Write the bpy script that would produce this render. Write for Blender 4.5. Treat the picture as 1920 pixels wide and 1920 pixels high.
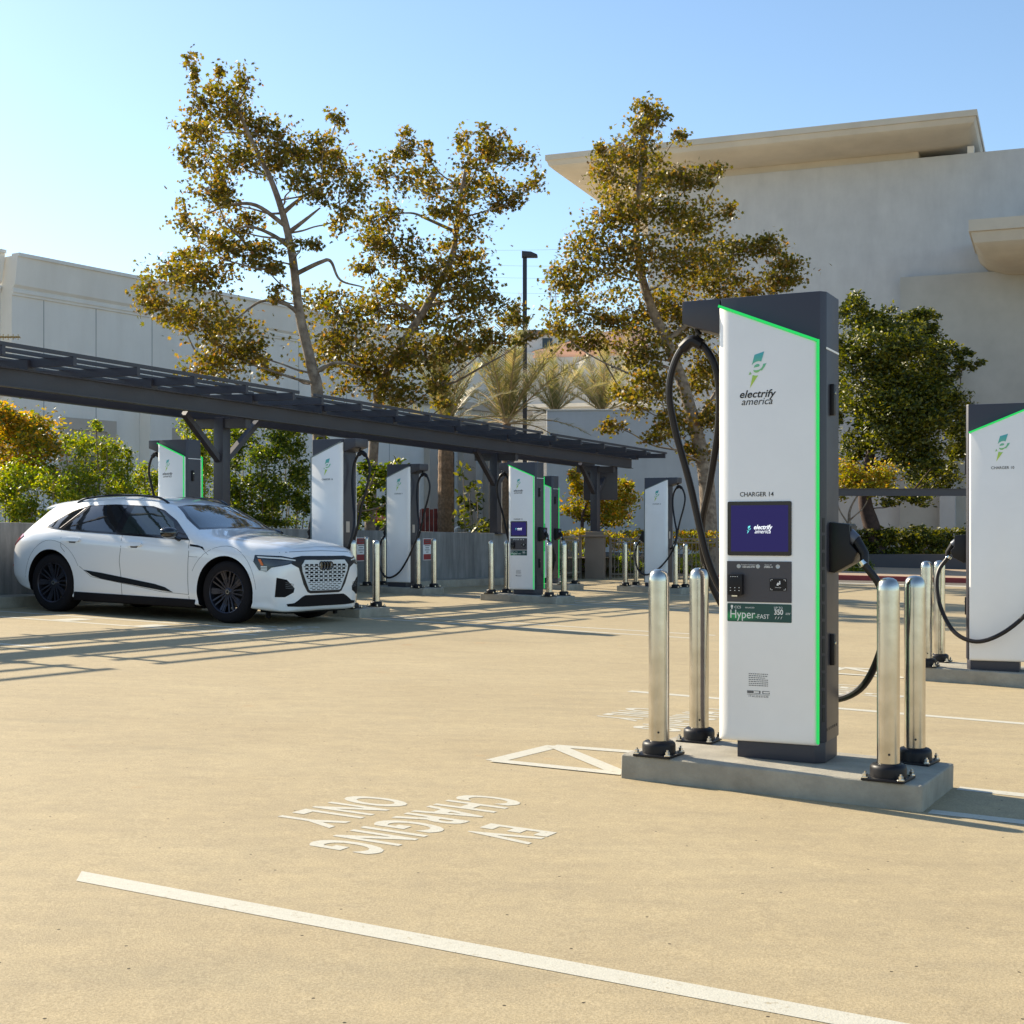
import bpy, bmesh, math, random
import numpy as np
from mathutils import Vector, Matrix, Euler
from mathutils.bvhtree import BVHTree
from mathutils.geometry import delaunay_2d_cdt
random.seed(7); RNG = np.random.default_rng(11)
R = math.radians
scene = bpy.context.scene
for o in list(bpy.data.objects): bpy.data.objects.remove(o, do_unlink=True)
COL = scene.collection

# ------------------------------------------------ camera, sky, sun, exposure
F = 2600.0; HY = 996.0; EYE = 1.215; TILT = 0.025   # photo pixels (1920) -> metres
cam = bpy.data.cameras.new('camera'); camo = bpy.data.objects.new('camera', cam); COL.objects.link(camo)
cam.sensor_width = 36; cam.lens = F/1920*36; cam.shift_y = (HY-960)/1920; cam.clip_end = 5000
camo.location = (0, 0, EYE); camo.rotation_euler = (R(90), 0, 0)
scene.camera = camo
SUN_EL = R(31.5); SAZ = R(-36.6)                     # shadows run towards SAZ (from +X)
to_sun = Vector((-math.cos(SAZ)*math.cos(SUN_EL), -math.sin(SAZ)*math.cos(SUN_EL), math.sin(SUN_EL)))
world = bpy.data.worlds.new('World'); scene.world = world; world.use_nodes = True
wn = world.node_tree; bg = wn.nodes['Background']
sky = wn.nodes.new('ShaderNodeTexSky'); sky.sky_type = 'NISHITA'; sky.sun_disc = False
sky.sun_elevation = SUN_EL; sky.sun_rotation = math.atan2(to_sun.x, to_sun.y)
sky.air_density = 1.0; sky.dust_density = 0.55; sky.ozone_density = 1.2; sky.altitude = 50
tint = wn.nodes.new('ShaderNodeMix'); tint.data_type = 'RGBA'; tint.blend_type = 'MULTIPLY'; tint.inputs[0].default_value = 1; tint.inputs[7].default_value = (.81, .885, .92, 1)
wn.links.new(sky.outputs[0], tint.inputs[6]); wn.links.new(tint.outputs[2], bg.inputs[0]); bg.inputs[1].default_value = 0.12
sl = bpy.data.lights.new('sun', 'SUN'); slo = bpy.data.objects.new('sun', sl); COL.objects.link(slo)
sl.energy = 5.0; sl.angle = R(0.5); sl.color = (1.0, 0.885, 0.70)
slo.rotation_euler = to_sun.to_track_quat('Z', 'Y').to_euler()
scene.view_settings.view_transform = 'Standard'; scene.view_settings.look = 'None'
scene.view_settings.exposure = 0.90; scene.view_settings.gamma = 1
scene.render.resolution_x = scene.render.resolution_y = 1024

# ------------------------------------------------ pixel <-> place
def G(x, y):            # photo pixel of a ground point -> world
    Y = F*EYE/(y-HY-TILT*(x-960)); X = (x-960)*Y/F
    return Vector((X, Y, -TILT*X))
def P(x, y, Y):         # photo pixel at depth Y -> world
    return Vector(((x-960)*Y/F, Y, EYE-(y-HY)*Y/F))
def gz(X): return -TILT*max(-60, min(60, X))
UA = R(-28); U = Vector((math.cos(UA), math.sin(UA), 0)); V = Vector((-U.y, U.x, 0))
TM = Matrix.Rotation(TILT, 4, 'Y')

# ------------------------------------------------ object helpers
def link(name, data, parent=None, loc=None, rz=0):
    o = bpy.data.objects.new(name, data); COL.objects.link(o)
    if parent: o.parent = parent
    if loc is not None: o.location = loc
    if rz: o.rotation_euler = (0, 0, rz)
    return o
def tag(o, label=None, cat=None, group=None, kind=None):
    if label: o['label'] = label
    if cat: o['category'] = cat
    if group: o['group'] = group
    if kind: o['kind'] = kind
    return o
def empty(name, loc=(0,0,0), rz=0):
    return link(name, None, None, loc, rz)
def kids(o): return [c for c in bpy.data.objects if c.parent == o]
def copy_tree(o, parent=None):
    c = o.copy(); COL.objects.link(c); c.parent = parent
    for ch in kids(o): copy_tree(ch, c)
    return c

class MB:
    def __init__(s): s.v = []; s.f = []; s.m = []
    def add(s, vs, fs, mi=0):
        n = len(s.v); s.v += [tuple(v) for v in vs]
        for f in fs: s.f.append([i+n for i in f]); s.m.append(mi)
        return s
    def box(s, lo, hi, M=None, mi=0):
        vs = [Vector((x, y, z)) for z in (lo[2], hi[2]) for y in (lo[1], hi[1]) for x in (lo[0], hi[0])]
        if M: vs = [M @ v for v in vs]
        return s.add(vs, [(0,2,3,1),(4,5,7,6),(0,1,5,4),(2,6,7,3),(0,4,6,2),(1,3,7,5)], mi)
    def beam(s, a, b, w, h, up=Vector((0,0,1)), mi=0):   # box from a to b, w sideways, h upwards
        a, b = Vector(a), Vector(b); d = (b-a); L = d.length; d.normalize()
        sd = d.cross(up).normalized(); u2 = sd.cross(d)
        M = Matrix((( d.x, sd.x, u2.x, a.x),(d.y, sd.y, u2.y, a.y),(d.z, sd.z, u2.z, a.z),(0,0,0,1)))
        return s.box((0,-w/2,-h/2), (L,w/2,h/2), M, mi)
    def prism(s, poly, h0, h1, M=None, mi=0):            # polygon in XY, from z h0 to h1
        n = len(poly)
        vs = [Vector((p[0], p[1], h0)) for p in poly]+[Vector((p[0], p[1], h1)) for p in poly]
        if M: vs = [M @ v for v in vs]
        fs = [list(range(n))[::-1], list(range(n, 2*n))]+[(i, (i+1)%n, (i+1)%n+n, i+n) for i in range(n)]
        return s.add(vs, fs, mi)
    def lathe(s, prof, n=24, M=None, mi=0, closed=False, cap=True):  # profile (r, z) about Z
        vs = []; fs = []
        for r, z in prof:
            for k in range(n):
                a = 2*math.pi*k/n; vs.append(Vector((r*math.cos(a), r*math.sin(a), z)))
        m = len(prof)
        for j in range(m-1 if not closed else m):
            j2 = (j+1) % m
            for k in range(n):
                fs.append((j*n+k, j*n+(k+1)%n, j2*n+(k+1)%n, j2*n+k))
        if not closed and cap:
            if prof[0][0] > 1e-5: fs.append(list(range(n))[::-1])
            if prof[-1][0] > 1e-5: fs.append([(m-1)*n+k for k in range(n)])
        if M: vs = [M @ v for v in vs]
        return s.add(vs, fs, mi)
    def tube(s, pts, rad, n=8, mi=0):
        pts = [Vector(p) for p in pts]; m = len(pts)
        if not hasattr(rad, '__len__'): rad = [rad]*m
        vs = []; up = Vector((0.13, 0.21, 1)).normalized(); prev = None
        for i, p in enumerate(pts):
            d = (pts[min(i+1, m-1)]-pts[max(i-1, 0)])
            if d.length < 1e-9: d = Vector((0,0,1))
            d.normalize()
            if prev is None:
                a = d.cross(up)
                if a.length < .05: a = d.cross(Vector((1,0,0)))
                a.normalize()
            else:
                a = prev-d*prev.dot(d)
                if a.length < 1e-6: a = d.cross(up)
                a.normalize()
            prev = a; b = d.cross(a)
            for k in range(n):
                t = 2*math.pi*k/n; vs.append(p+(a*math.cos(t)+b*math.sin(t))*rad[i])
        fs = [(i*n+k, i*n+(k+1)%n, (i+1)*n+(k+1)%n, (i+1)*n+k) for i in range(m-1) for k in range(n)]
        fs += [list(range(n))[::-1], [(m-1)*n+k for k in range(n)]]
        return s.add(vs, fs, mi)
    def build(s, name, mats, parent=None, smooth=False, bevel=0, loc=None, rz=0, seg=2, ang=30):
        me = bpy.data.meshes.new(name); me.from_pydata(s.v, [], s.f)
        if not isinstance(mats, (list, tuple)): mats = [mats]
        for m in mats: me.materials.append(m)
        for p, mi in zip(me.polygons, s.m): p.material_index = mi
        bm = bmesh.new(); bm.from_mesh(me)
        bmesh.ops.recalc_face_normals(bm, faces=bm.faces)
        if bevel:
            es = [e for e in bm.edges if len(e.link_faces) == 2 and e.calc_face_angle(0) > R(35)]
            bmesh.ops.bevel(bm, geom=es, offset=bevel, segments=seg, affect='EDGES', profile=.6, clamp_overlap=True)
        if smooth or bevel:
            for f in bm.faces: f.smooth = True
            for e in bm.edges:
                if len(e.link_faces) == 2 and e.calc_face_angle(0) > R(ang): e.smooth = False
        bm.to_mesh(me); bm.free(); me.update()
        return link(name, me, parent, loc, rz)

def spline(pts, n=8):       # Catmull-Rom through points
    pts = [Vector(p) for p in pts]; q = [pts[0]*2-pts[1]]+pts+[pts[-1]*2-pts[-2]]; out = []
    for i in range(1, len(q)-2):
        a, b, c, d = q[i-1:i+3]
        for k in range(n):
            t = k/n
            out.append(.5*((2*b)+(c-a)*t+(2*a-5*b+4*c-d)*t*t+(-a+3*b-3*c+d)*t**3))
    out.append(pts[-1]); return out

# ------------------------------------------------ materials
def mat(name, col=(.5,.5,.5), rough=.5, metal=0, spec=.5, coat=0, emit=None, estr=0, var=0, vscale=5, bump=0, bscale=60, col2=None, coord='Object', detail=6, alpha=1, rvar=0):
    m = bpy.data.materials.new(name); m.use_nodes = True; nt = m.node_tree; b = nt.nodes['Principled BSDF']
    b.inputs['Base Color'].default_value = (*col, 1); b.inputs['Roughness'].default_value = rough
    b.inputs['Metallic'].default_value = metal; b.inputs['Specular IOR Level'].default_value = spec
    b.inputs['Coat Weight'].default_value = coat; b.inputs['Coat Roughness'].default_value = .04
    if emit: b.inputs['Emission Color'].default_value = (*emit, 1); b.inputs['Emission Strength'].default_value = estr
    tc = nt.nodes.new('ShaderNodeTexCoord')
    if var or col2 or rvar:
        n = nt.nodes.new('ShaderNodeTexNoise'); n.inputs['Scale'].default_value = vscale; n.inputs['Detail'].default_value = detail
        n.inputs['Roughness'].default_value = .6
        nt.links.new(tc.outputs[coord], n.inputs['Vector'])
        if var or col2:
            r = nt.nodes.new('ShaderNodeValToRGB'); c2 = col2 or tuple(c*(1-var) for c in col)
            r.color_ramp.elements[0].position = .32; r.color_ramp.elements[1].position = .68
            r.color_ramp.elements[0].color = (*c2, 1); r.color_ramp.elements[1].color = (*col, 1)
            nt.links.new(n.outputs['Fac'], r.inputs['Fac']); nt.links.new(r.outputs[0], b.inputs['Base Color'])
        if rvar:
            mr = nt.nodes.new('ShaderNodeMapRange'); mr.inputs['To Min'].default_value = rough-rvar; mr.inputs['To Max'].default_value = rough+rvar
            nt.links.new(n.outputs['Fac'], mr.inputs['Value']); nt.links.new(mr.outputs[0], b.inputs['Roughness'])
    if bump:
        n2 = nt.nodes.new('ShaderNodeTexNoise'); n2.inputs['Scale'].default_value = bscale; n2.inputs['Detail'].default_value = 4
        bp = nt.nodes.new('ShaderNodeBump'); bp.inputs['Strength'].default_value = bump; bp.inputs['Distance'].default_value = .01
        nt.links.new(tc.outputs[coord], n2.inputs['Vector']); nt.links.new(n2.outputs['Fac'], bp.inputs['Height'])
        nt.links.new(bp.outputs[0], b.inputs['Normal'])
    return m

def ground_mat():
    m = bpy.data.materials.new('deck_concrete'); m.use_nodes = True; nt = m.node_tree; b = nt.nodes['Principled BSDF']; L = nt.links.new
    b.inputs['Roughness'].default_value = .85; b.inputs['Specular IOR Level'].default_value = .3
    tc = nt.nodes.new('ShaderNodeTexCoord')
    def noise(s, d=5, r=.6, sx=1, sy=1, rot=0):
        mp = nt.nodes.new('ShaderNodeMapping'); mp.inputs['Scale'].default_value = (sx, sy, 1); mp.inputs['Rotation'].default_value = (0,0,rot)
        L(tc.outputs['Object'], mp.inputs[0])
        n = nt.nodes.new('ShaderNodeTexNoise'); n.inputs['Scale'].default_value = s; n.inputs['Detail'].default_value = d; n.inputs['Roughness'].default_value = r
        L(mp.outputs[0], n.inputs['Vector']); return n.outputs['Fac']
    def ramp(f, a, b_, c1, c2):
        r = nt.nodes.new('ShaderNodeValToRGB'); e = r.color_ramp.elements
        e[0].position = a; e[1].position = b_; e[0].color = (*c1, 1); e[1].color = (*c2, 1); L(f, r.inputs[0]); return r.outputs[0]
    def mix(mode, fac, c1, c2):
        x = nt.nodes.new('ShaderNodeMix'); x.data_type = 'RGBA'; x.blend_type = mode
        if isinstance(fac, float): x.inputs[0].default_value = fac
        else: L(fac, x.inputs[0])
        L(c1, x.inputs[6]); L(c2, x.inputs[7]); return x.outputs[2]
    base = ramp(noise(.55, 8, .65), .33, .68, (.42,.335,.20), (.475,.385,.233))
    grit = ramp(noise(120, 3, .7), .38, .64, (.62,.60,.56), (1.12,1.12,1.12))
    c = mix('MULTIPLY', .6, base, grit)
    mid = ramp(noise(14, 5, .7), .35, .65, (.90,.90,.91), (1.05,1.04,1.02))
    c = mix('MULTIPLY', .8, c, mid)
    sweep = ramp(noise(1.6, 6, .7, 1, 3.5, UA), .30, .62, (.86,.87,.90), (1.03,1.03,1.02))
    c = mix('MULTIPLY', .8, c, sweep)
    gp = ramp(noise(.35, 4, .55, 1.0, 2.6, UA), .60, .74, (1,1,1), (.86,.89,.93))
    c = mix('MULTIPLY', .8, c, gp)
    vor = nt.nodes.new('ShaderNodeTexVoronoi'); vor.voronoi_dimensions = '2D'; vor.inputs['Scale'].default_value = 2.3; L(tc.outputs['Object'], vor.inputs['Vector'])
    rr = nt.nodes.new('ShaderNodeMath'); rr.operation = 'LESS_THAN'; rr.inputs[1].default_value = .0115; L(vor.outputs['Distance'], rr.inputs[0])
    spk = ramp(rr.outputs[0], 0, 1, (1,1,1), (.12,.11,.10)); c = mix('MULTIPLY', 1.0, c, spk)
    stn = ramp(noise(2.1, 3, .5), .70, .76, (1,1,1), (1.08,.90,.76)); c = mix('MULTIPLY', .6, c, stn)
    L(c, b.inputs['Base Color'])
    bp = nt.nodes.new('ShaderNodeBump'); bp.inputs['Strength'].default_value = .35; bp.inputs['Distance'].default_value = .006
    L(noise(150, 3, .7), bp.inputs['Height']); L(bp.outputs[0], b.inputs['Normal'])
    return m

def leaf_mat(name, cols, trans=.45, rough=.45):
    m = bpy.data.materials.new(name); m.use_nodes = True; nt = m.node_tree; L = nt.links.new
    for n in list(nt.nodes): nt.nodes.remove(n)
    out = nt.nodes.new('ShaderNodeOutputMaterial'); geo = nt.nodes.new('ShaderNodeNewGeometry'); r = nt.nodes.new('ShaderNodeValToRGB')
    L(geo.outputs['Random Per Island'], r.inputs[0]); e = r.color_ramp.elements
    while len(e) > 1: e.remove(e[-1])
    for i, (p, c) in enumerate(cols):
        k = e[0] if i == 0 else e.new(p)
        k.position = p; k.color = (*c, 1)
    pb = nt.nodes.new('ShaderNodeBsdfPrincipled'); pb.inputs['Roughness'].default_value = rough; pb.inputs['Specular IOR Level'].default_value = .45
    L(r.outputs[0], pb.inputs['Base Color'])
    tr = nt.nodes.new('ShaderNodeBsdfTranslucent'); hs = nt.nodes.new('ShaderNodeHueSaturation'); hs.inputs['Value'].default_value = 1.9; hs.inputs['Saturation'].default_value = 1.15
    L(r.outputs[0], hs.inputs['Color']); L(hs.outputs[0], tr.inputs[0])
    mx = nt.nodes.new('ShaderNodeMixShader'); mx.inputs[0].default_value = trans
    L(pb.outputs[0], mx.inputs[1]); L(tr.outputs[0], mx.inputs[2]); L(mx.outputs[0], out.inputs[0])
    return m

M = {}
M['deck'] = ground_mat()
M['line'] = mat('road_paint', (.56,.53,.43), .7, var=.12, vscale=60, bump=.2, bscale=150)
def worn(m):
    nt = m.node_tree; b = nt.nodes['Principled BSDF']; L = nt.links.new
    src = b.inputs['Base Color'].links[0].from_socket
    tc = nt.nodes.new('ShaderNodeTexCoord'); n = nt.nodes.new('ShaderNodeTexNoise'); n.inputs['Scale'].default_value = 38; n.inputs['Detail'].default_value = 8; n.inputs['Roughness'].default_value = .75
    L(tc.outputs['Object'], n.inputs['Vector']); r = nt.nodes.new('ShaderNodeValToRGB'); r.color_ramp.elements[0].position = .34; r.color_ramp.elements[1].position = .42
    r.color_ramp.elements[0].color = (.60,.50,.34,1); r.color_ramp.elements[1].color = (1,1,1,1); L(n.outputs['Fac'], r.inputs[0])
    x = nt.nodes.new('ShaderNodeMix'); x.data_type = 'RGBA'; x.blend_type = 'MULTIPLY'; x.inputs[0].default_value = .8
    L(src, x.inputs[6]); L(r.outputs[0], x.inputs[7]); L(x.outputs[2], b.inputs['Base Color'])
worn(M['line'])
M['concrete'] = mat('island_concrete', (.40,.365,.29), .85, var=.22, vscale=3.5, bump=.35, bscale=90, detail=9)
M['wallcon'] = mat('wall_concrete', (.30,.30,.285), .85, var=.3, vscale=1.4, bump=.25, bscale=30, detail=9)
def streaks(m, c=(.55,.55,.56), s=(2.2,2.2,.25)):
    nt = m.node_tree; b = nt.nodes['Principled BSDF']; L = nt.links.new; src = b.inputs['Base Color'].links[0].from_socket
    tc = nt.nodes.new('ShaderNodeTexCoord'); mp = nt.nodes.new('ShaderNodeMapping'); mp.inputs['Scale'].default_value = s
    n = nt.nodes.new('ShaderNodeTexNoise'); n.inputs['Scale'].default_value = 2.2; n.inputs['Detail'].default_value = 10; n.inputs['Roughness'].default_value = .7
    L(tc.outputs['Object'], mp.inputs[0]); L(mp.outputs[0], n.inputs['Vector']); r = nt.nodes.new('ShaderNodeValToRGB'); r.color_ramp.elements[0].position = .36; r.color_ramp.elements[1].position = .62
    r.color_ramp.elements[0].color = (*c, 1); r.color_ramp.elements[1].color = (1,1,1,1); L(n.outputs['Fac'], r.inputs[0])
    x = nt.nodes.new('ShaderNodeMix'); x.data_type = 'RGBA'; x.blend_type = 'MULTIPLY'; x.inputs[0].default_value = 1; L(src, x.inputs[6]); L(r.outputs[0], x.inputs[7]); L(x.outputs[2], b.inputs['Base Color'])
streaks(M['wallcon']); streaks(M['concrete'], (.80,.80,.80), (3,3,3))
M['dark'] = mat('charcoal_metal', (.040,.039,.050), .42, spec=.5, bump=.03, bscale=500, rvar=.05, vscale=8)
M['dark2'] = mat('charcoal_panel', (.042,.040,.050), .5)
M['black'] = mat('black_plastic', (.010,.009,.011), .45, spec=.3, rvar=.08, vscale=12)
M['rubber'] = mat('cable_rubber', (.012,.010,.011), .42, spec=.35)
M['white'] = mat('white_panel', (.88,.86,.83), .24, spec=.5, coat=.15, col2=(.845,.825,.795), vscale=3.5, detail=9, rvar=.06)
M['green'] = mat('green_light', (.01,.25,.07), .5, emit=(.003,.36,.055), estr=.8)
M['dimstrip'] = mat('unlit_strip', (.16,.20,.19), .4)
M['ink'] = mat('black_ink', (.008,.008,.008), .5)
M['greyink'] = mat('grey_ink', (.10,.10,.105), .6)
M['inkw'] = mat('white_ink', (.80,.80,.78), .5)
M['screen'] = mat('screen_display', (.006,.006,.02), .4, spec=.25, emit=(.010,.007,.060), estr=.8)
M['scrw'] = mat('screen_lettering', (.5,.5,.5), .3, emit=(.8,.85,.9), estr=.55)
M['scrt'] = mat('screen_logo', (.1,.5,.5), .3, emit=(.15,.75,.75), estr=.5)
M['bezel'] = mat('screen_bezel', (.012,.011,.016), .2)
M['chrome'] = mat('silver_ring', (.75,.74,.70), .22, metal=1)
M['tan_wall'] = mat('plaza_paving', (.42,.31,.21), .9, var=.15, vscale=2)
M['asphalt'] = mat('road_asphalt', (.15,.125,.10), .9, var=.25, vscale=9, bump=.3, bscale=80)
M['red'] = mat('red_kerb_paint', (.34,.045,.04), .7, var=.25, vscale=6)
M['soil'] = mat('planting_soil', (.07,.05,.03), .95, var=.4, vscale=5, bump=.5, bscale=15)
M['bark'] = mat('sycamore_bark', (.34,.27,.20), .85, col2=(.12,.085,.06), vscale=7, bump=.7, bscale=25)
M['darkbark'] = mat('dark_bark', (.085,.05,.038), .9, var=.5, vscale=9, bump=.6, bscale=20)
M['palmbark'] = mat('palm_bark', (.26,.16,.09), .9, var=.55, vscale=14, bump=.8, bscale=18)
M['stucco'] = mat('grey_white_stucco', (.54,.54,.53), .9, var=.10, vscale=1.1, bump=.3, bscale=14, detail=10)
M['stucco2'] = mat('warm_white_stucco', (.86,.82,.74), .9, var=.08, vscale=.5, bump=.1, bscale=20, detail=9)
streaks(M['stucco'], (.90,.90,.91), (.5,.5,.12)); streaks(M['stucco2'], (.93,.92,.91), (.4,.4,.06))
M['soffit'] = mat('roof_plaster', (.58,.52,.42), .8, var=.16, vscale=.6, detail=9)
M['creamtrim'] = mat('cream_trim', (.55,.48,.40), .85, var=.1, vscale=1)
M['glassd'] = mat('dark_glass', (.02,.022,.025), .08)
M['fence'] = mat('fence_paint', (.20,.165,.13), .6)
M['pier'] = mat('pier_plaster', (.23,.18,.14), .85, var=.15, vscale=3)
M['wood'] = mat('red_boards', (.26,.045,.03), .7, var=.6, vscale=6)
M['hill'] = mat('dry_hill', (.36,.17,.09), .95, col2=(.09,.06,.045), vscale=.06, detail=12)
def steel():
    m = mat('brushed_steel', (.60,.565,.50), .27, metal=1)
    nt = m.node_tree; b = nt.nodes['Principled BSDF']; L = nt.links.new; tc = nt.nodes.new('ShaderNodeTexCoord')
    mp = nt.nodes.new('ShaderNodeMapping'); mp.inputs['Scale'].default_value = (60, 60, 3); n = nt.nodes.new('ShaderNodeTexNoise'); n.inputs['Scale'].default_value = 1; n.inputs['Detail'].default_value = 5
    L(tc.outputs['Object'], mp.inputs[0]); L(mp.outputs[0], n.inputs['Vector'])
    mr = nt.nodes.new('ShaderNodeMapRange'); mr.inputs['To Min'].default_value = .13; mr.inputs['To Max'].default_value = .32; L(n.outputs['Fac'], mr.inputs['Value']); L(mr.outputs[0], b.inputs['Roughness'])
    n3 = nt.nodes.new('ShaderNodeTexNoise'); n3.inputs['Scale'].default_value = 9; n3.inputs['Detail'].default_value = 6; L(tc.outputs['Object'], n3.inputs['Vector'])
    rp = nt.nodes.new('ShaderNodeValToRGB'); rp.color_ramp.elements[0].position = .3; rp.color_ramp.elements[1].position = .6
    rp.color_ramp.elements[0].color = (.50,.46,.39,1); rp.color_ramp.elements[1].color = (.64,.60,.53,1); L(n3.outputs['Fac'], rp.inputs[0]); L(rp.outputs[0], b.inputs['Base Color'])
    return m
M['steel'] = steel()
def grad_mat(name, stops, axis='Z', emit=0):
    m = bpy.data.materials.new(name); m.use_nodes = True; nt = m.node_tree; b = nt.nodes['Principled BSDF']; L = nt.links.new
    b.inputs['Roughness'].default_value = .4
    tc = nt.nodes.new('ShaderNodeTexCoord'); sp = nt.nodes.new('ShaderNodeSeparateXYZ'); L(tc.outputs['Generated'], sp.inputs[0])
    r = nt.nodes.new('ShaderNodeValToRGB'); L(sp.outputs[axis], r.inputs[0]); e = r.color_ramp.elements
    while len(e) > 1: e.remove(e[-1])
    for i, (p, c) in enumerate(stops):
        k = e[0] if i == 0 else e.new(p)
        k.position = p; k.color = (*c, 1)
    L(r.outputs[0], b.inputs['Base Color'])
    return m
M['logo'] = grad_mat('bolt_print', [(0,(.50,.62,.06)),(.3,(.36,.58,.10)),(.55,(.16,.50,.26)),(1,(.04,.36,.46))])
def hyper_mat():
    m = bpy.data.materials.new('green_decal'); m.use_nodes = True; nt = m.node_tree; b = nt.nodes['Principled BSDF']; L = nt.links.new
    tc = nt.nodes.new('ShaderNodeTexCoord'); mp = nt.nodes.new('ShaderNodeMapping'); mp.inputs['Location'].default_value = (-.62,0,-.75); mp.inputs['Rotation'].default_value = (0, .5, 0); mp.inputs['Scale'].default_value = (2.0, 0, 3.2)
    L(tc.outputs['Generated'], mp.inputs[0]); ln = nt.nodes.new('ShaderNodeVectorMath'); ln.operation = 'LENGTH'; L(mp.outputs[0], ln.inputs[0])
    r = nt.nodes.new('ShaderNodeValToRGB'); r.color_ramp.elements[0].color = (.02,.34,.09,1); r.color_ramp.elements[1].color = (.006,.06,.055,1)
    L(ln.outputs['Value'], r.inputs[0]); L(r.outputs[0], b.inputs['Base Color']); b.inputs['Roughness'].default_value = .35
    return m
M['hyper'] = hyper_mat()
LF = {
 'syc': leaf_mat('sycamore_leaves', [(0,(.07,.070,.010)),(.35,(.11,.098,.014)),(.6,(.16,.122,.022)),(.8,(.21,.13,.035)),(.92,(.22,.17,.035)),(1,(.28,.14,.05))], .5),
 'dark': leaf_mat('dark_leaves', [(0,(.022,.034,.005)),(.4,(.055,.07,.008)),(.7,(.15,.15,.014)),(1,(.26,.23,.022))], .3),
 'bright': leaf_mat('bright_leaves', [(0,(.08,.13,.012)),(.4,(.16,.21,.018)),(.75,(.28,.29,.025)),(1,(.42,.34,.04))], .45),
 'mid': leaf_mat('mid_leaves', [(0,(.035,.06,.006)),(.5,(.09,.13,.011)),(.85,(.18,.20,.018)),(1,(.30,.26,.025))], .4),
 'orange': leaf_mat('autumn_leaves', [(0,(.05,.09,.01)),(.3,(.16,.17,.015)),(.6,(.42,.29,.025)),(1,(.52,.26,.03))], .45),
 'yellow': leaf_mat('yellow_leaves', [(0,(.09,.11,.01)),(.4,(.25,.24,.02)),(.8,(.42,.30,.03)),(1,(.42,.18,.03))], .45),
 'palm': leaf_mat('palm_leaves', [(0,(.14,.14,.04)),(.5,(.24,.22,.08)),(1,(.40,.30,.13))], .35),
}
# ================================================ SETTING
def text_obj(name, body, size, m, parent=None, align='CENTER', shear=0, bold=0, sx=1, sy=1, space=1, M4=None, ext=0.0006):
    c = bpy.data.curves.new('t', 'FONT'); c.body = body; c.size = size; c.align_x = align; c.shear = shear; c.offset = bold; c.extrude = ext; c.space_character = space
    c.resolution_u = 4
    t = bpy.data.objects.new('t', c); COL.objects.link(t); bpy.context.view_layer.update()
    me = bpy.data.meshes.new_from_object(t.evaluated_get(bpy.context.evaluated_depsgraph_get()))
    bpy.data.objects.remove(t, do_unlink=True)
    Mx = (M4 or Matrix.Identity(4)) @ Matrix.Diagonal((sx, sy, 1, 1)); me.transform(Mx)
    me.materials.clear(); me.materials.append(m)
    return link(name, me, parent)
# ground: one sheet, the parking deck falls gently to the right
g = MB(); xs = [-2500, -60, 60, 2500]; ys = [-300, 0, 60, 3000]
g.add([(x, y, gz(x)) for y in ys for x in xs], [(j*4+i, j*4+i+1, j*4+i+5, j*4+i+4) for j in range(3) for i in range(3)])
tag(g.build('ground', M['deck']), kind='structure')
def sheet(pts, lift):    # flat sheet over the ground
    return [(p[0], p[1], gz(p[0])+lift) for p in pts]
marks = []
def stripe(name, a, b, w, lift=.0016, m=None, ends=0):
    a, b = Vector(a[:2]), Vector(b[:2]); d = (b-a).normalized(); s = Vector((-d.y, d.x))*w/2
    mb = MB(); mb.add(sheet([a-s-d*ends, b-s, b+s, a+s+d*ends], lift), [(0,1,2,3)])
    return tag(mb.build(name, m or M['line']), kind='structure')
Lp = lambda o, u, v: o+U*u+V*v
# islands: centre (ground), yaw, name
ISL = {14:(1.364,6.888,-28), 10:(4.27,12.155,-28), 15:(-4.82,20.1,-28), 16:(-2.52,19.28,-28), 17:(-2.11,26.2,-28), 18:(.27,24.13,-28), 19:(.72,29.82,-28), 12:(3.04,29.4,-28)}
# long bay line in the foreground, bay lines at the islands
a = G(148,1643); b = G(1640,1922); stripe('parking_line', a, b+(b-a).normalized()*4, .105, ends=-.04)
c14 = Vector((ISL[14][0], ISL[14][1], 0))
for v in (-.33, .36): stripe('parking_line', Lp(c14, .76, v), Lp(c14, 6, v), .1)
c10 = Vector((ISL[10][0], ISL[10][1], 0))
for v in (-.33, .33): stripe('parking_line', Lp(c10, .76, v), Lp(c10, 6, v), .1)
stripe('parking_line', G(1180,1296), Lp(G(1180,1296), 9, 0), .1)
def hatch(org, scale=1.0):   # the outlined arrow shape left of an island; org = left tip
    A = org; B = Lp(org, .10*scale, .62*scale) ; C = Lp(org, 1.05, 0.05); D = Lp(B, .85, 0)
A = G(925,1427); B = G(1040,1399); C = G(1168,1452); D = G(1196,1411)
stripe('parking_line', A, B, .10); stripe('parking_line', B, D+(D-B)*.1, .09, .0026)
stripe('parking_line', B, C, .10, .0036); stripe('parking_line', A, C, .09, .0046)
off = c10-c14
for p, q, l in ((A,B,.0016),(B,D,.0026),(B,C,.0036),(A,C,.0046)):
    stripe('parking_line', p+off, q+off, .10, l)
def ground_text(center, s=1):
    out = []
    for body, du, dv in (('EV', 0, 0), ('CHARGING', -.40, -.0), ('ONLY', -.80, -.0)):
        o = Lp(center, du, dv)
        ang = math.atan2(-V.y, -V.x)
        Mx = Matrix.Translation((o.x, o.y, gz(o.x)+.0016)) @ TM @ Matrix.Rotation(ang, 4, 'Z')
        out.append(tag(text_obj('road_lettering', body, .345, M['line'], M4=Mx, sx=.62, sy=1.2, ext=0, bold=.010, space=1.2), kind='structure'))
gt = Vector((-.133, 5.64, 0)); ground_text(gt); ground_text(gt+off)
w2 = G(1262,1352); ground_text(Vector((w2.x+.35, w2.y, 0)))
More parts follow.
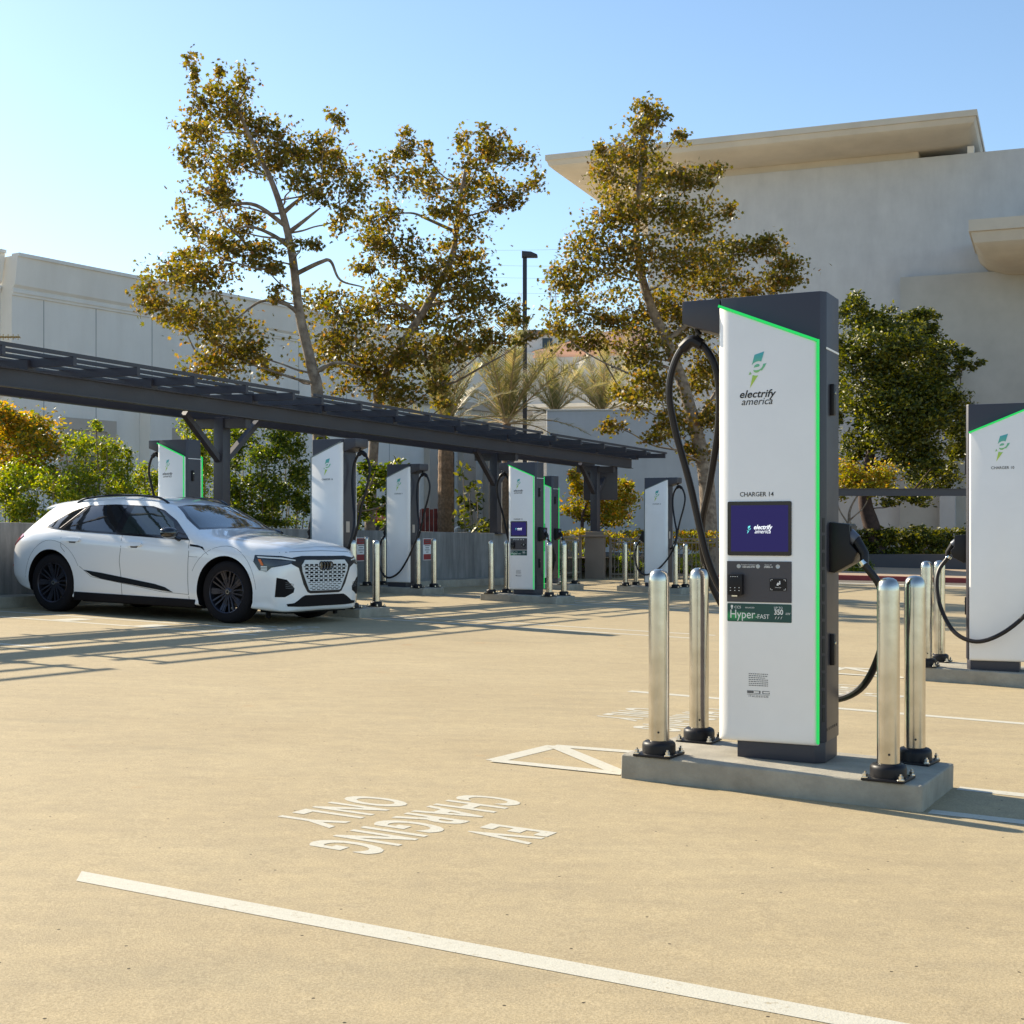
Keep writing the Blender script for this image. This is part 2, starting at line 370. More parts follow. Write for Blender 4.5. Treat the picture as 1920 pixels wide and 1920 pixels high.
ground_text(G(560,1182)+Vector((0,0,0)))
# ladder marking and bay lines beside the car
l1 = G(0,1146); stripe('parking_line', Lp(l1,-3,0), Lp(l1, 4.6, 0), .10)
stripe('parking_line', Lp(l1,-3,-.72), Lp(l1, 4.8, -.72), .10)
for x, y in ((137,1162),(283,1174),(432,1184)):
    c = G(x,y); stripe('parking_line', Lp(c,0,-.22), Lp(c,0,.22), .3, .003)
stripe('parking_line', G(-40,1204), G(95,1215), .10)
for k in (16, 17, 18, 19, 12):
    c = Vector((ISL[k][0], ISL[k][1], 0))
    for v in (-.33, .33): stripe('parking_line', Lp(c, .76, v), Lp(c, 5.5, v), .1)
    stripe('parking_line', Lp(c, .85, -.33), Lp(c, .85+.6, .33), .1, .003)
# far edge of the lot on the right: road strip, gutter, red kerb, plaza
e0 = G(1000,1100); 
road = MB(); road.add(sheet([(6,39.0),(60,36.5),(60,41.35),(6,41.35)], .004), [(0,1,2,3)])
tag(road.build('road', M['asphalt']), kind='structure')
gut = MB(); gut.add(sheet([(6,38.1),(60,35.6),(60,36.5),(6,39.0)], .006), [(0,1,2,3)]); tag(gut.build('gutter', M['line']), kind='structure')
kb = MB(); kb.box((5.6,41.4,-2.2),(60,41.6,.15))
for i, v in enumerate(kb.v): kb.v[i] = (v[0], v[1], (gz(v[0])+.15) if v[2] > 0 else gz(v[0])-.3)
tag(kb.build('red_kerb', M['red']), kind='structure')
pv = MB(); pv.add(sheet([(5.6,41.6),(60,41.6),(60,63),(5.6,63)], .148), [(0,1,2,3)]); tag(pv.build('plaza', M['tan_wall']), kind='structure')
kb = MB(); kb.box((11.2,55.0,-1.2),(60,55.4,.3)); tag(kb.build('planter_kerb', M['dark2']), kind='structure')
M['bounce_paving'] = mat('pale_bounce_paving', (.50,.45,.37), .9, var=.12, vscale=1.5)
# wall line frame (post line of the pergola)
W0 = Vector((-4.92, 23.6, 0)); TD = V; OD = U          # along, towards the lot
def WL(t, o=0, z=0):
    p = W0+TD*t+OD*o; return Vector((p.x, p.y, gz(p.x)+z))
def wl_box(mb, t0, t1, o0, o1, z0, z1, mi=0, n=1):
    ts = np.linspace(t0, t1, n+1)
    for a_, b_ in zip(ts[:-1], ts[1:]):
        vs = [WL(t, o, z) for z in (z0, z1) for o in (o0, o1) for t in (a_, b_)]
        mb.add(vs, [(0,2,3,1),(4,5,7,6),(0,1,5,4),(2,6,7,3),(0,4,6,2),(1,3,7,5)], mi)
k = MB(); wl_box(k, -16, 12.2, .06, .50, -.1, .15); tag(k.build('kerb', M['concrete'], bevel=.012), kind='structure')
k = MB(); wl_box(k, -16, 11.4, -.22, .06, -.2, 1.16)
tag(k.build('concrete_wall', M['wallcon'], bevel=.012), 'long board-marked grey concrete wall behind the car and chargers', 'wall')
k = MB(); vs = [WL(-22,-7,.58), WL(30,-7,.58), WL(30,-45,.58), WL(-22,-45,.58)]
k.add(vs, [(0,1,2,3)]); tag(k.build('bounce_paving', M['bounce_paving']), kind='structure')  # pale paving added behind the wall to bounce light onto the cream building
k = MB(); vs = [WL(-22,-.22,.55), WL(30,-.22,.55), WL(30,-7,.55), WL(-22,-7,.55)]
k.add(vs, [(0,1,2,3)]); tag(k.build('planting_bed', M['soil']), kind='structure')

# ---------------- pergola
pg = empty('pergola', WL(0)); tag(pg, 'long charcoal steel pergola of rails and rafters above the concrete wall', 'pergola')
def pgpart(mb, name, m=M['dark'], bevel=0):
    o = mb.build(name, m, None, bevel=bevel); o.parent = pg; o.matrix_parent_inverse = Matrix.Translation(-pg.location); return o
posts = (-9.5, 0, 9.7, 15.26)
for i, t in enumerate(posts):
    z0 = 1.26 if i == 3 else 1.14
    b = MB(); wl_box(b, t-.1, t+.1, -.12, .08, z0, 3.02); pgpart(b, 'post', bevel=.008)
    b = MB(); wl_box(b, t-.19, t+.19, -.20, .16, z0, z0+.025); pgpart(b, 'post_base')
    for s in (-1, 1):
        b = MB(); b.beam(WL(t+s*.06, -.02, 2.28), WL(t+s*.95, -.02, 3.02), .09, .11, up=OD); pgpart(b, 'brace')
for t in posts:
    b = MB(); wl_box(b, t-.07, t+.07, -.54, .54, 2.84, 3.0); pgpart(b, 'cross_arm')
for o in (.55, -.55):
    b = MB(); wl_box(b, -18, 16.35, o-.02, o+.02, 3.02, 3.245); wl_box(b, -18, 16.35, o-.07, o+.07, 3.00, 3.02); wl_box(b, -18, 16.35, o-.07, o+.07, 3.245, 3.262)
    pgpart(b, 'beam')
segs = ((-18,-9.1),(-8.6,.25),(.7,9.3),(9.75,16.8))
ROFF = (1.40,.92,.44,-.04,-.52,-1.0,-1.48)
for t0, t1 in segs:
    n = max(2, round((t1-t0)/1.32)); ts = [t0+.18+(t1-t0-.36)*i/n for i in range(n+1)]
    for i, t in enumerate(ts):
        b = MB(); wl_box(b, t-.03, t+.03, -1.52, 1.44, 3.30, 3.42); pgpart(b, 'rafter')
        if i % 2 == 1:
            b = MB(); wl_box(b, t-.075, t+.075, .47, .63, 3.262, 3.40); pgpart(b, 'block')
    for o in ROFF:
        b = MB(); wl_box(b, t0, t1, o-.025, o+.025, 3.42, 3.47); pgpart(b, 'rail')
# sign panel behind the last post
s = MB(); c = P(1126,905,37.6); s.box((-.46,-.03,-.47),(.46,.03,.43)); 
sg = s.build('sign_panel', M['dark2'], loc=c, rz=R(-4), bevel=.01); tag(sg, 'large dark square sign seen from behind at the last pergola post', 'sign')
# masonry pier under the last post
pr = MB(); prc = WL(15.26,-.02); 
pr.prism([(-.25,-.25),(.25,-.25),(.25,.25),(-.25,.25)], -.2, 1.12); pr.prism([(-.32,-.32),(.32,-.32),(.32,.32),(-.32,.32)], 1.12, 1.17); pr.prism([(-.24,-.24),(.24,-.24),(.20,.20),(-.20,.20)], 1.17, 1.26)
pier = pr.build('brown_pier', M['pier'], loc=(prc.x, prc.y, prc.z), rz=R(-10), bevel=.01); tag(pier, 'squat brown plastered pier carrying the last pergola post', 'pier')
# ---------------- fence
def fence(a, b, label):
    a, b = Vector(a), Vector(b); d = b-a; L = d.length; n = int(L/.105)
    r = empty('picket_fence', (a.x, a.y, gz(a.x)), math.atan2(d.y, d.x)); tag(r, label, 'fence', 'low brown picket fences at the far end of the lot')
    for z in (.14, .98, 1.08): mb = MB(); mb.box((0,-.018,z-.018),(L,.018,z+.018)); mb.build('rail', M['fence'], r)
    mb = MB()
    for i in range(n+1): x = L*i/n; mb.box((x-.008,-.008,.05),(x+.008,.008,1.07))
    mb.build('picket_row', M['fence'], r)
    for x in np.linspace(0, L, max(2, int(L/1.8)+1)): mb = MB(); mb.box((x-.03,-.03,-.1),(x+.03,.03,1.13)); mb.build('post', M['fence'], r)
pf = Vector((prc.x, prc.y, 0))
fence(WL(11.4,.0)+Vector((0,0,0)), pf+Vector((-.4,-.1,0)), 'brown picket fence between the concrete wall and the brown pier')
fence(pf+Vector((.4,-.1,0)), (5.35,36.2,0), 'brown picket fence from the brown pier to behind the nearest charger')

# ---------------- overhead bar on the right
hb = empty('height_bar', (10.4, 43, gz(10.4))); tag(hb, 'dark horizontal steel bar spanning between the two right-hand chargers', 'barrier')
z = EYE+(HY-923)*43/F; mb = MB(); mb.box((-.5,-.06,z-.115-hb.location.z),(5.6,.06,z+.1-hb.location.z)); mb.box((-.5,-.10,z+.1-hb.location.z),(5.6,.10,z+.115-hb.location.z)); mb.build('bar', M['dark'], hb)
for x in (-.45, 5.55): mb = MB(); mb.box((x-.06,-.06,-.1),(x+.06,.06,z-.115-hb.location.z)); mb.build('post', M['dark'], hb)

# ---------------- lamp post
lp = empty('lamp_post', (P(984,1080,45).x, 45, 0)); tag(lp, 'tall dark square lamp post with a small shoebox head behind the pergola', 'lamp post')
zt = P(984,470,45).z; mb = MB(); mb.box((-.07,-.07,-1),(.07,.07,zt-.1)); mb.build('pole', M['dark2'], lp, bevel=.01)
mb = MB(); mb.prism([(-.1,0),(.42,0),(.40,.08),(.2,.17),(-.1,.19)], -.14, .14, Matrix.Translation((0,0,zt-.22)) @ Matrix.Rotation(R(90),4,'X')); mb.build('lamp_head', M['dark2'], lp, bevel=.01)

# ================================================ BUILDINGS
def rayline(x, p, d):      # point on the plan line p + t d seen in column x
    k = (x-960)/F; t = (k*p.y-p.x)/(d.x-k*d.y); return p+d*t, t
# right building
BA = R(-21.6); ba = Vector((math.cos(BA), math.sin(BA), 0)); bb = Vector((-ba.y, ba.x, 0))
b0 = Vector(((1370-960)*70/F, 70, 0)); zw = EYE+666*70/F
rb = empty('stucco_building', b0, BA); tag(rb, 'huge windowless grey white stucco building with flared overhanging roof', 'building')
_, tL = rayline(1215, b0, ba); _, tN = rayline(1690, b0, ba-bb*0); 
def wallblock(a0, a1, q0, q1, z0, z1, name, m, par=rb, bevel=0):
    mb = MB(); mb.box((a0, q0, z0), (a1, q1, z1)); return mb.build(name, m, par, bevel=bevel)
wallblock(tL, 45, 0, 30, -2, zw, 'wall', M['stucco'])
# parapet joint + proud lower block
pN = b0-bb*.5; _, tN = rayline(1688, pN, ba); zN = EYE+(HY-520)*(pN+ba*tN).y/F
wallblock(tN, 45.2, -.5, -.003, -2, zN, 'lower_wall', mat('stucco_lower', (.44,.43,.39), .9, var=.14, vscale=.9, bump=.2, bscale=16, detail=10))
_, tC = rayline(1763, b0-bb*.6, ba); wallblock(tC, tC+.7, -1.0, -.5, -2, 9, 'pilaster', M['stucco'])
def flared_roof(a0, a1, q0, q1, zt, name, m, k=1.0, kz=None):
    rings = [(1.2,.02),(0,0),(0,-.34),(.05,-.36),(.12,-.66),(.36,-.95),(.85,-1.14),(1.6,-1.19),(3.4,-1.21)]
    mb = MB(); vs = []; 
    for d, dz in rings:
        d *= k; dz *= (kz or k); vs += [(a0+d, q0+d, zt+dz), (a1-d, q0+d, zt+dz), (a1-d, q1-d, zt+dz), (a0+d, q1-d, zt+dz)]
    fs = [(i*4+j, i*4+(j+1)%4, (i+1)*4+(j+1)%4, (i+1)*4+j) for i in range(len(rings)-1) for j in range(4)]
    fs += [(0,1,2,3), tuple((len(rings)-1)*4+j for j in range(4))[::-1]]
    mb.add(vs, fs); return mb.build(name, m, rb, smooth=True, ang=28)
qf = -2.6; lipf = b0+bb*qf
_, aL = rayline(1022, lipf, ba); _, aR = rayline(1832, lipf, ba)
yL = (lipf+ba*aL).y; yR = (lipf+ba*aR).y
zl = EYE+(HY-302)*yL/F; zr = EYE+(HY-212)*yR/F
flared_roof(aL, aR, qf, 16, (zl+zr)/2+.25, 'roof', M['soffit'], 1.2, .82)
_, aG0 = rayline(1722, b0, ba); _, aG1 = rayline(1826, b0, ba)
wallblock(tL+1, aG0, .05, 10, zw, (zl+zr)/2-.70, 'upper_wall', M['soffit'])
wallblock(aG0+.003, aG1, 1.8, 10, zw, (zl+zr)/2-.70, 'recess', M['dark2'])
wallblock(aG1-.3, aG1, .1, .5, zw, (zl+zr)/2-.70, 'stub_column', M['stucco2'])
# lower canopy on the right
q2 = -5.2; lip2 = b0+bb*q2; _, a2 = rayline(1816, lip2, ba); z2 = EYE+(HY-412)*(lip2+ba*a2).y/F
flared_roof(a2, a2+16, q2, 3.2, z2, 'canopy', M['soffit'], 1.7, 1.5)
_, a3 = rayline(1893, b0-bb*.52, ba); wallblock(a3, a3+6, -.06, -.003, zN+.02, zN+.75, 'window', M['glassd'])
# low white block at the left of it
lw = empty('low_white_wall', (P(1025,980,50).x, 50, 0), R(-3)); tag(lw, 'low plain white walled block behind the fence and hedge', 'building')
zb_ = EYE+(HY-770)*50/F; mb = MB(); mb.box((0,0,-1),(7.2,14,zb_)); mb.build('wall', M['stucco'], lw, bevel=.05)
mb = MB(); mb.box((-.03,-.03,zb_),(7.2,14,zb_+.04)); mb.build('coping', M['stucco2'], lw)
fb = empty('distant_building', (P(985,700,95).x, 95, 0), R(-14)); tag(fb, 'pale distant flat building with a blue white roof behind the palms', 'building')
mb = MB(); zf = P(985,672,95).z; mb.box((0,0,-1),(14,12,zf)); mb.build('wall', M['stucco'], fb); mb = MB(); mb.box((-.2,-.2,zf-3.4),(14.2,-.005,zf-3.15)); mb.box((-.2,-.2,zf-3.9),(14.2,-.1,zf-3.8)); mb.build('gutter', M['stucco2'], fb)
# left building
LA = R(56); la = Vector((math.cos(LA), math.sin(LA), 0)); l0 = Vector((-14.8, 40, 0)); zlb = EYE+525*40/F
lb = empty('cream_building', l0, LA); tag(lb, 'long cream panelled building with cornice behind the trees on the left', 'building')
def lblock(t0, t1, q0, q1, z0, z1, name, m, bevel=0, par=lb): mb = MB(); mb.box((t0, q0, z0), (t1, q1, z1)); return mb.build(name, m, par, bevel=bevel)
tq = lambda x: rayline(x, l0, la)[1]
tE = tq(990)
lblock(tq(22), tE, 0, 25, -1, zlb-1.2, 'wall', M['stucco2'])
lblock(tq(-120), tq(22)-.003, .5, 25, -1, zlb-.9, 'side_wall', M['stucco2'])
# cornice: stepped profile
mb = MB(); pf_ = [(0,-1.2),(-.05,-1.2),(-.05,-1.12),(-.09,-1.12),(-.09,-1.04),(-.05,-1.02),(-.05,-.98),(-.14,-.9),(-.28,-.1),(-.34,-.1),(-.34,0),(0,0)]
def cornice(t0, t1, q, zt):
    n = len(pf_); vs = [(t, q+p[0], zt+p[1]) for t in (t0, t1) for p in pf_]
    mb.add(vs, [list(range(n)), list(range(n, 2*n))[::-1]]+[(i, i+n, (i+1)%n+n, (i+1)%n) for i in range(n)])
cornice(tq(22), tE, 0, zlb); cornice(tq(-120), tq(22)-.06, .5, zlb+.12); mb.build('cornice', M['stucco2'], lb)
mb = MB(); mb.box((tq(22), 0, zlb-1.2),(tE, 25, zlb-.06)); mb.build('parapet', M['stucco2'], lb)
M['joint'] = mat('joint_grey', (.33,.33,.32), .9)
for x in (82, 180, 285, 370, 470, 560, 650, 730):
    t = tq(x); mb = MB(); mb.box((t-.012,-.006,-1),(t+.012,.003,zlb-1.21)); mb.build('panel_joint', M['joint'], lb)
# door/window surround low on the left wall
t0, t1 = tq(112), tq(214); yy = (l0+la*t0).y; z1 = EYE+(HY-782)*yy/F
mb = MB(); mb.box((t0,-.12,-1),(t0+.35,-.007,z1)); mb.box((t1-.35,-.12,-1),(t1,-.007,z1)); mb.box((t0+.35,-.12,z1-.35),(t1-.35,-.007,z1)); mb.build('door_surround', M['creamtrim'], lb)
mb = MB(); mb.box((t0+.35,-.05,-1),(t1-.35,-.008,z1-.35)); mb.build('door_panel', M['creamtrim'], lb)
mb = MB(); mb.box((t0+.9,-.07,z1-3.2),(t1-.75,-.051,z1-1.1)); mb.build('window', M['glassd'], lb)
t0 = tq(262); mb = MB(); mb.box((t0,-.5,-1),(t0+.9,-.007,5.4)); mb.build('pilaster', M['stucco2'], lb)
t0 = tq(315); mb = MB(); mb.box((t0,-.06,-1),(t0+.5,-.007,4.6)); mb.build('pilaster', M['creamtrim'], lb)
for xa, xb, ya, yb in ((812,850,845,1010),(1003,1030,880,1000)):
    if xa > 1000: continue
    ta, tb = tq(xa), tq(xb); yy = (l0+la*ta).y
    mb = MB(); mb.box((ta,-.05,.3),(tb,-.007,EYE+(HY-ya)*yy/F)); mb.build('window', M['glassd'], lb)
for xa in (795, 858, 905): ta = tq(xa); mb = MB(); mb.box((ta,-.3,-1),(ta+.9,-.007,6.0)); mb.build('pilaster', M['creamtrim'], lb)
mb = MB(); mb.box((tq(700),-.25,6.4),(tE,-.007,6.7)); mb.build('string_course', M['creamtrim'], lb)
# red boards / booth by the palm trunk
rbx = empty('red_board_screen', P(782,1000,38)*1, R(4)); rbx.location.z = 0; tag(rbx, 'dark red slatted board screen at the palm trunk behind the wall', 'screen')
mb = MB(); zz = P(782,955,38).z
for i in range(9): mb.box((i*.115,0,-.5),(i*.115+.10,.04,zz+.02*((i*37)%3)))
mb.build('board_row', M['wood'], rbx)
rk = empty('red_awning_stall', P(690,1000,36)*1, R(-6)); rk.location.z = 0; tag(rk, 'small stall with an orange red awning behind the wall between chargers', 'stall')
mb = MB(); za = P(690,955,36).z; mb.box((0,.1,-.5),(1.0,.8,za-.3)); mb.build('cabin', M['dark2'], rk)
mb = MB(); mb.prism([(-.35,-.32),(.9,0),(.9,.06),(-.35,-.26)], 0, 1.05, Matrix(((0,0,1,-.02),(1,0,0,.1),(0,1,0,za),(0,0,0,1)))); mb.build('awning', mat('awning_cloth',(.45,.07,.03),.8), rk)
# chairs beyond the wall
for i, x in enumerate((866, 895)):
    ch = empty('metal_chair', (P(x,1000,40).x, 40, 0), R(20+i*15)); tag(ch, ('pale metal chair above the wall, nearer the palm trunk' , 'pale metal chair above the wall, nearer the pergola post')[i], 'chair', 'pale chairs behind the wall')
    zt = P(x,988,40).z; a = .22; q = .018
    mb = MB(); mb.tube(spline([(-a,0,zt-.8),(-a,.02,zt-.3),(-a*.9,.05,zt-.05),(0,.07,zt),(a*.9,.05,zt-.05),(a,.02,zt-.3),(a,0,zt-.8)],5), q, 6); mb.build('back_frame', M['inkw'], ch)
    mb = MB(); mb.box((-a,-.42,zt-.42),(a,0,zt-.39)); mb.build('seat', M['inkw'], ch)
    for s_ in (-1,1): mb = MB(); mb.tube([(s_*a,-.4,zt-.8),(s_*a,-.4,zt-.2),(s_*a,.02,zt-.2)], q, 6); mb.build('arm', M['inkw'], ch)
# parking signs on the wall
def wsign(x, y, Y, label):
    c = P(x, y, 28); t = ((c-W0).dot(TD)); k = (x-960)/F
    pt, tt = rayline(x, W0+OD*.075, TD); sc = pt.y/F
    r = empty('parking_sign', (pt.x, pt.y, EYE-(y-HY)*sc), math.atan2(TD.y, TD.x)); tag(r, label, 'sign', 'red and white parking signs on the concrete wall')
    w, h = .16, .23
    mb = MB(); mb.box((-w,-.0,-h),(w,.012,h)); o = mb.build('plate', M['inkw'], r); 
    for za_, zb_ in ((h-.13,h-.012),(-h+.012,-h+.13)): mb = MB(); mb.box((-w+.012,-.003,za_),(w-.012,0,zb_)); mb.build('red_band', M['red'], r)
    mb = MB()
    for i in range(4): ww = (.10,.07,.09,.05)[i]; mb.box((-ww,-.002,.07-i*.045),(ww,0,.085-i*.045))
    for i in range(2): mb.box((-.09,-.0045,h-.05-i*.04),(.09,-.003,h-.035-i*.04))
    mb.build('sign_lines', M['greyink'], r)
    return r
s1 = wsign(677,1030,27,'red and white parking sign on the wall between chargers numbered 16 and 17'); s2 = wsign(801,1030,29,'red and white parking sign on the wall right of charger numbered 17')
# antenna at left edge
an = empty('roof_antenna', P(8,632,19.5)); tag(an, 'small yagi aerial with short prongs above the pergola at the left edge', 'antenna')
mb = MB(); mb.tube([(-.35,0,0),(.22,0,0)], .012, 6)
for i in range(8): mb.box((-.3+i*.07,-.09,-.005),(-.29+i*.07,.09,.005)); mb.box((-.3+i*.07,-.004,-.04),(-.29+i*.07,.004,.04))
mb.build('boom', mat('brass_rod',(.55,.38,.15),.4,metal=.6), an); mb = MB(); mb.tube([(-.08,0,-.55),(-.08,0,.05)], .018, 8); mb.build('mast', M['steel'], an)
# hill, house, pylon, wires
hm = MB(); n = 40; rows = []
for j, (yy, sc_) in enumerate(((150,0),(190,.65),(240,.92),(330,1.0),(480,.5))):
    for i in range(n+1):
        x = -140+ i*9; px_h = 1000+ (x/200*F*0); tgt = P(960+x/240*F*1, 0, 240)
        prof = 17+20*math.exp(-((x-22)/55)**2)+2.5*math.sin(x*.09)+1.5*math.sin(x*.31+j)
        hm.v.append((x, yy, prof*sc_-(2 if sc_ == 0 else 0)+RNG.normal(0,.25)*(sc_>0)))
for j in range(4):
    for i in range(n): hm.f.append([j*(n+1)+i, j*(n+1)+i+1, (j+1)*(n+1)+i+1, (j+1)*(n+1)+i]); hm.m.append(0)
tag(hm.build('hill', M['hill'], smooth=True), kind='structure')
hs = empty('hill_house', P(1022,648,236)); tag(hs, 'small pale house with a flat brown roof on the brown hill', 'house')
mb = MB(); mb.box((-4,-2,-6),(5,4,1.6)); mb.build('wall', M['stucco2'], hs); mb = MB(); mb.box((-4.6,-2.6,1.6),(5.6,4.4,2.3)); mb.build('roof', M['pier'], hs)
mb = MB(); mb.box((-.5,-2.03,-.6),(1.2,-2.003,1)); mb.build('window', M['glassd'], hs)
def pylon(px, ytop, ybot, Y, w, label):
    b = P(px, ybot, Y); t = P(px, ytop, Y); h = t.z-b.z; r = empty('power_pylon', b); tag(r, label, 'pylon', 'power pylons on the horizon')
    mb = MB(); 
    for sx_ in (-1,1):
        for sy_ in (-1,1): mb.beam((sx_*w,sy_*w,0),(sx_*w*.35,sy_*w*.35,h), .18,.18)
    for z_ in (.55,.72,.88): mb.beam((-w*1.5,0,h*z_),(w*1.5,0,h*z_), .2,.2); 
    for k_ in range(5):
        z_ = h*k_/5; ww = w*(1-.65*k_/5); mb.beam((-ww,-ww,z_),(ww*.87,-ww*.87,z_+h/5), .12,.12); mb.beam((ww,-ww,z_),(-ww*.87,-ww*.87,z_+h/5), .12,.12)
    mb.build('lattice', mat('hazed_steel',(.42,.50,.58),.6), r); return t  # distance haze is painted in as a pale blue steel colour
pt = pylon(1037,488,640,420,1.25,'lattice power pylon against the sky right of the lamp post')
p2_ = pylon(1078,444,640,400,.35,'thin tall pole against the sky beside the right sycamore')
wm = mat('wire_grey',(.3,.36,.42),.6)
for i, (ya, yb) in enumerate(((470,440),(497,478),(520,500),(548,530))):
    mb = MB(); a = P(880,ya,430); b = P(1300,yb-8,420); mb.tube(spline([a, (a+b)/2-Vector((0,0,2.2)), b], 10), .035, 4); w_ = mb.build('power_wire', wm); tag(w_, 'thin power wire crossing the sky, %s of four' % ('topmost','second from top','third from top','lowest')[i], 'wire', 'power wires in the sky')
# ================================================ CHARGERS, ISLANDS, BOLLARDS
ISLH = .12
def place(o, c, z, yaw):
    o.matrix_world = Matrix.Translation((c.x, c.y, gz(c.x)+z)) @ Matrix.Rotation(yaw, 4, 'Z')
XF = Matrix(((1,0,0,0),(0,0,-1,0),(0,1,0,0),(0,0,0,1)))     # text XY -> front face (x right, z up, facing -y)
XB = Matrix(((-1,0,0,0),(0,0,1,0),(0,1,0,0),(0,0,0,1)))     # facing +y
PL, PR = -.24, .262                                          # panel edges
HB = .155                                                     # half depth of the cabinet
def ptop(x): return 2.25+(x-PL)/(PR-PL)*(2.046-2.25)
def panel(sgn):
    prof = [(PL,0)]+[(PL+.085-.085*math.cos(a), .05*math.sin(a)) for a in [R(i*11.25) for i in range(1,9)]]+[(PL+.2,.05),(PR-.018,.05),(PR-.006,.046),(PR,.036),(PR,0)]
    rows = [(.09,.62),(.094,.82),(.104,.94),(.12,1.0),(.16,1.0)]
    mb = MB(); n = len(prof); vs = []
    for z, k in rows: vs += [(x, sgn*(HB+y*k), z) for x, y in prof]
    vs += [(x, sgn*(HB+y), ptop(x)-.012) for x, y in prof]
    vs += [(x, sgn*(HB+y*.9), ptop(x)) for x, y in prof]
    m = len(rows)+2; fs = [(j*n+i, j*n+i+1, (j+1)*n+i+1, (j+1)*n+i) for j in range(m-1) for i in range(n-1)]
    fs += [tuple(range(n))[::-1], tuple((m-1)*n+i for i in range(n))]; fs += [(j*n, (j+1)*n, (j+1)*n+n-1, j*n+n-1) for j in range(m-1)]
    return mb.add(vs, fs)
LOGO = [[(820,232),(1005,178),(948,362),(900,352),(850,362),(805,385),(770,420)],
        [(805,470),(825,430),(860,408),(895,405),(920,425),(905,452),(870,460)],
        [(795,515),(850,522),(905,515),(950,488),(975,450),(985,410),(1048,398),(1020,450),(960,532),(935,525),(890,560),(845,566),(812,552)],
        [(735,540),(765,590),(710,602)], [(785,608),(840,622),(890,618),(735,845)]]
def logo_obj(name, M4, h, parent, m=None):
    mb = MB(); sc = h/667
    for poly in LOGO: mb.prism([((x-880)*sc, (845-y)*sc) for x, y in poly], 0, .0008)
    o = mb.build(name, m or M['logo'], parent); o.data.transform(M4); o.data.update(); return o
def rrect(x0, x1, z0, z1, r=.006, n=3):
    out = []
    for cx, cz, a0 in ((x1-r,z0+r,-90),(x1-r,z1-r,0),(x0+r,z1-r,90),(x0+r,z0+r,180)):
        for k in range(n+1): a = R(a0+90*k/n); out.append((cx+r*math.cos(a), cz+r*math.sin(a)))
    return out
def face_plate(name, rect, y, th, m, parent, r=.006):        # a plate on the front, outer surface at -y
    mb = MB(); mb.prism(rrect(*rect, r), 0, th, Matrix.Translation((0,-y,0)) @ XF); return mb.build(name, m, parent)
def T(name, body, size, x, z, y, m, parent, back=False, **k):
    Mx = Matrix.Translation((x, (y if back else -y), z)) @ (XB if back else XF)
    return text_obj(name, body, size, m, parent, M4=Mx, **k)
CABLE = [(-.25,.04,.80),(-.31,.06,.84),(-.38,.05,1.02),(-.46,.03,1.38),(-.535,.0,1.68),(-.555,-.02,1.88),(-.51,-.02,2.04),(-.43,-.02,2.115),(-.35,-.02,2.06),(-.295,-.02,1.93),(-.30,.02,1.70),(-.37,.10,1.40),(-.45,.20,1.15),(-.45,.27,.93),(-.36,.29,.72),(-.20,.30,.50),(0,.30,.33),(.20,.29,.26),(.38,.22,.33),(.50,.10,.52),(.545,.02,.72),(.53,-.03,.86),(.46,-.05,.965)]
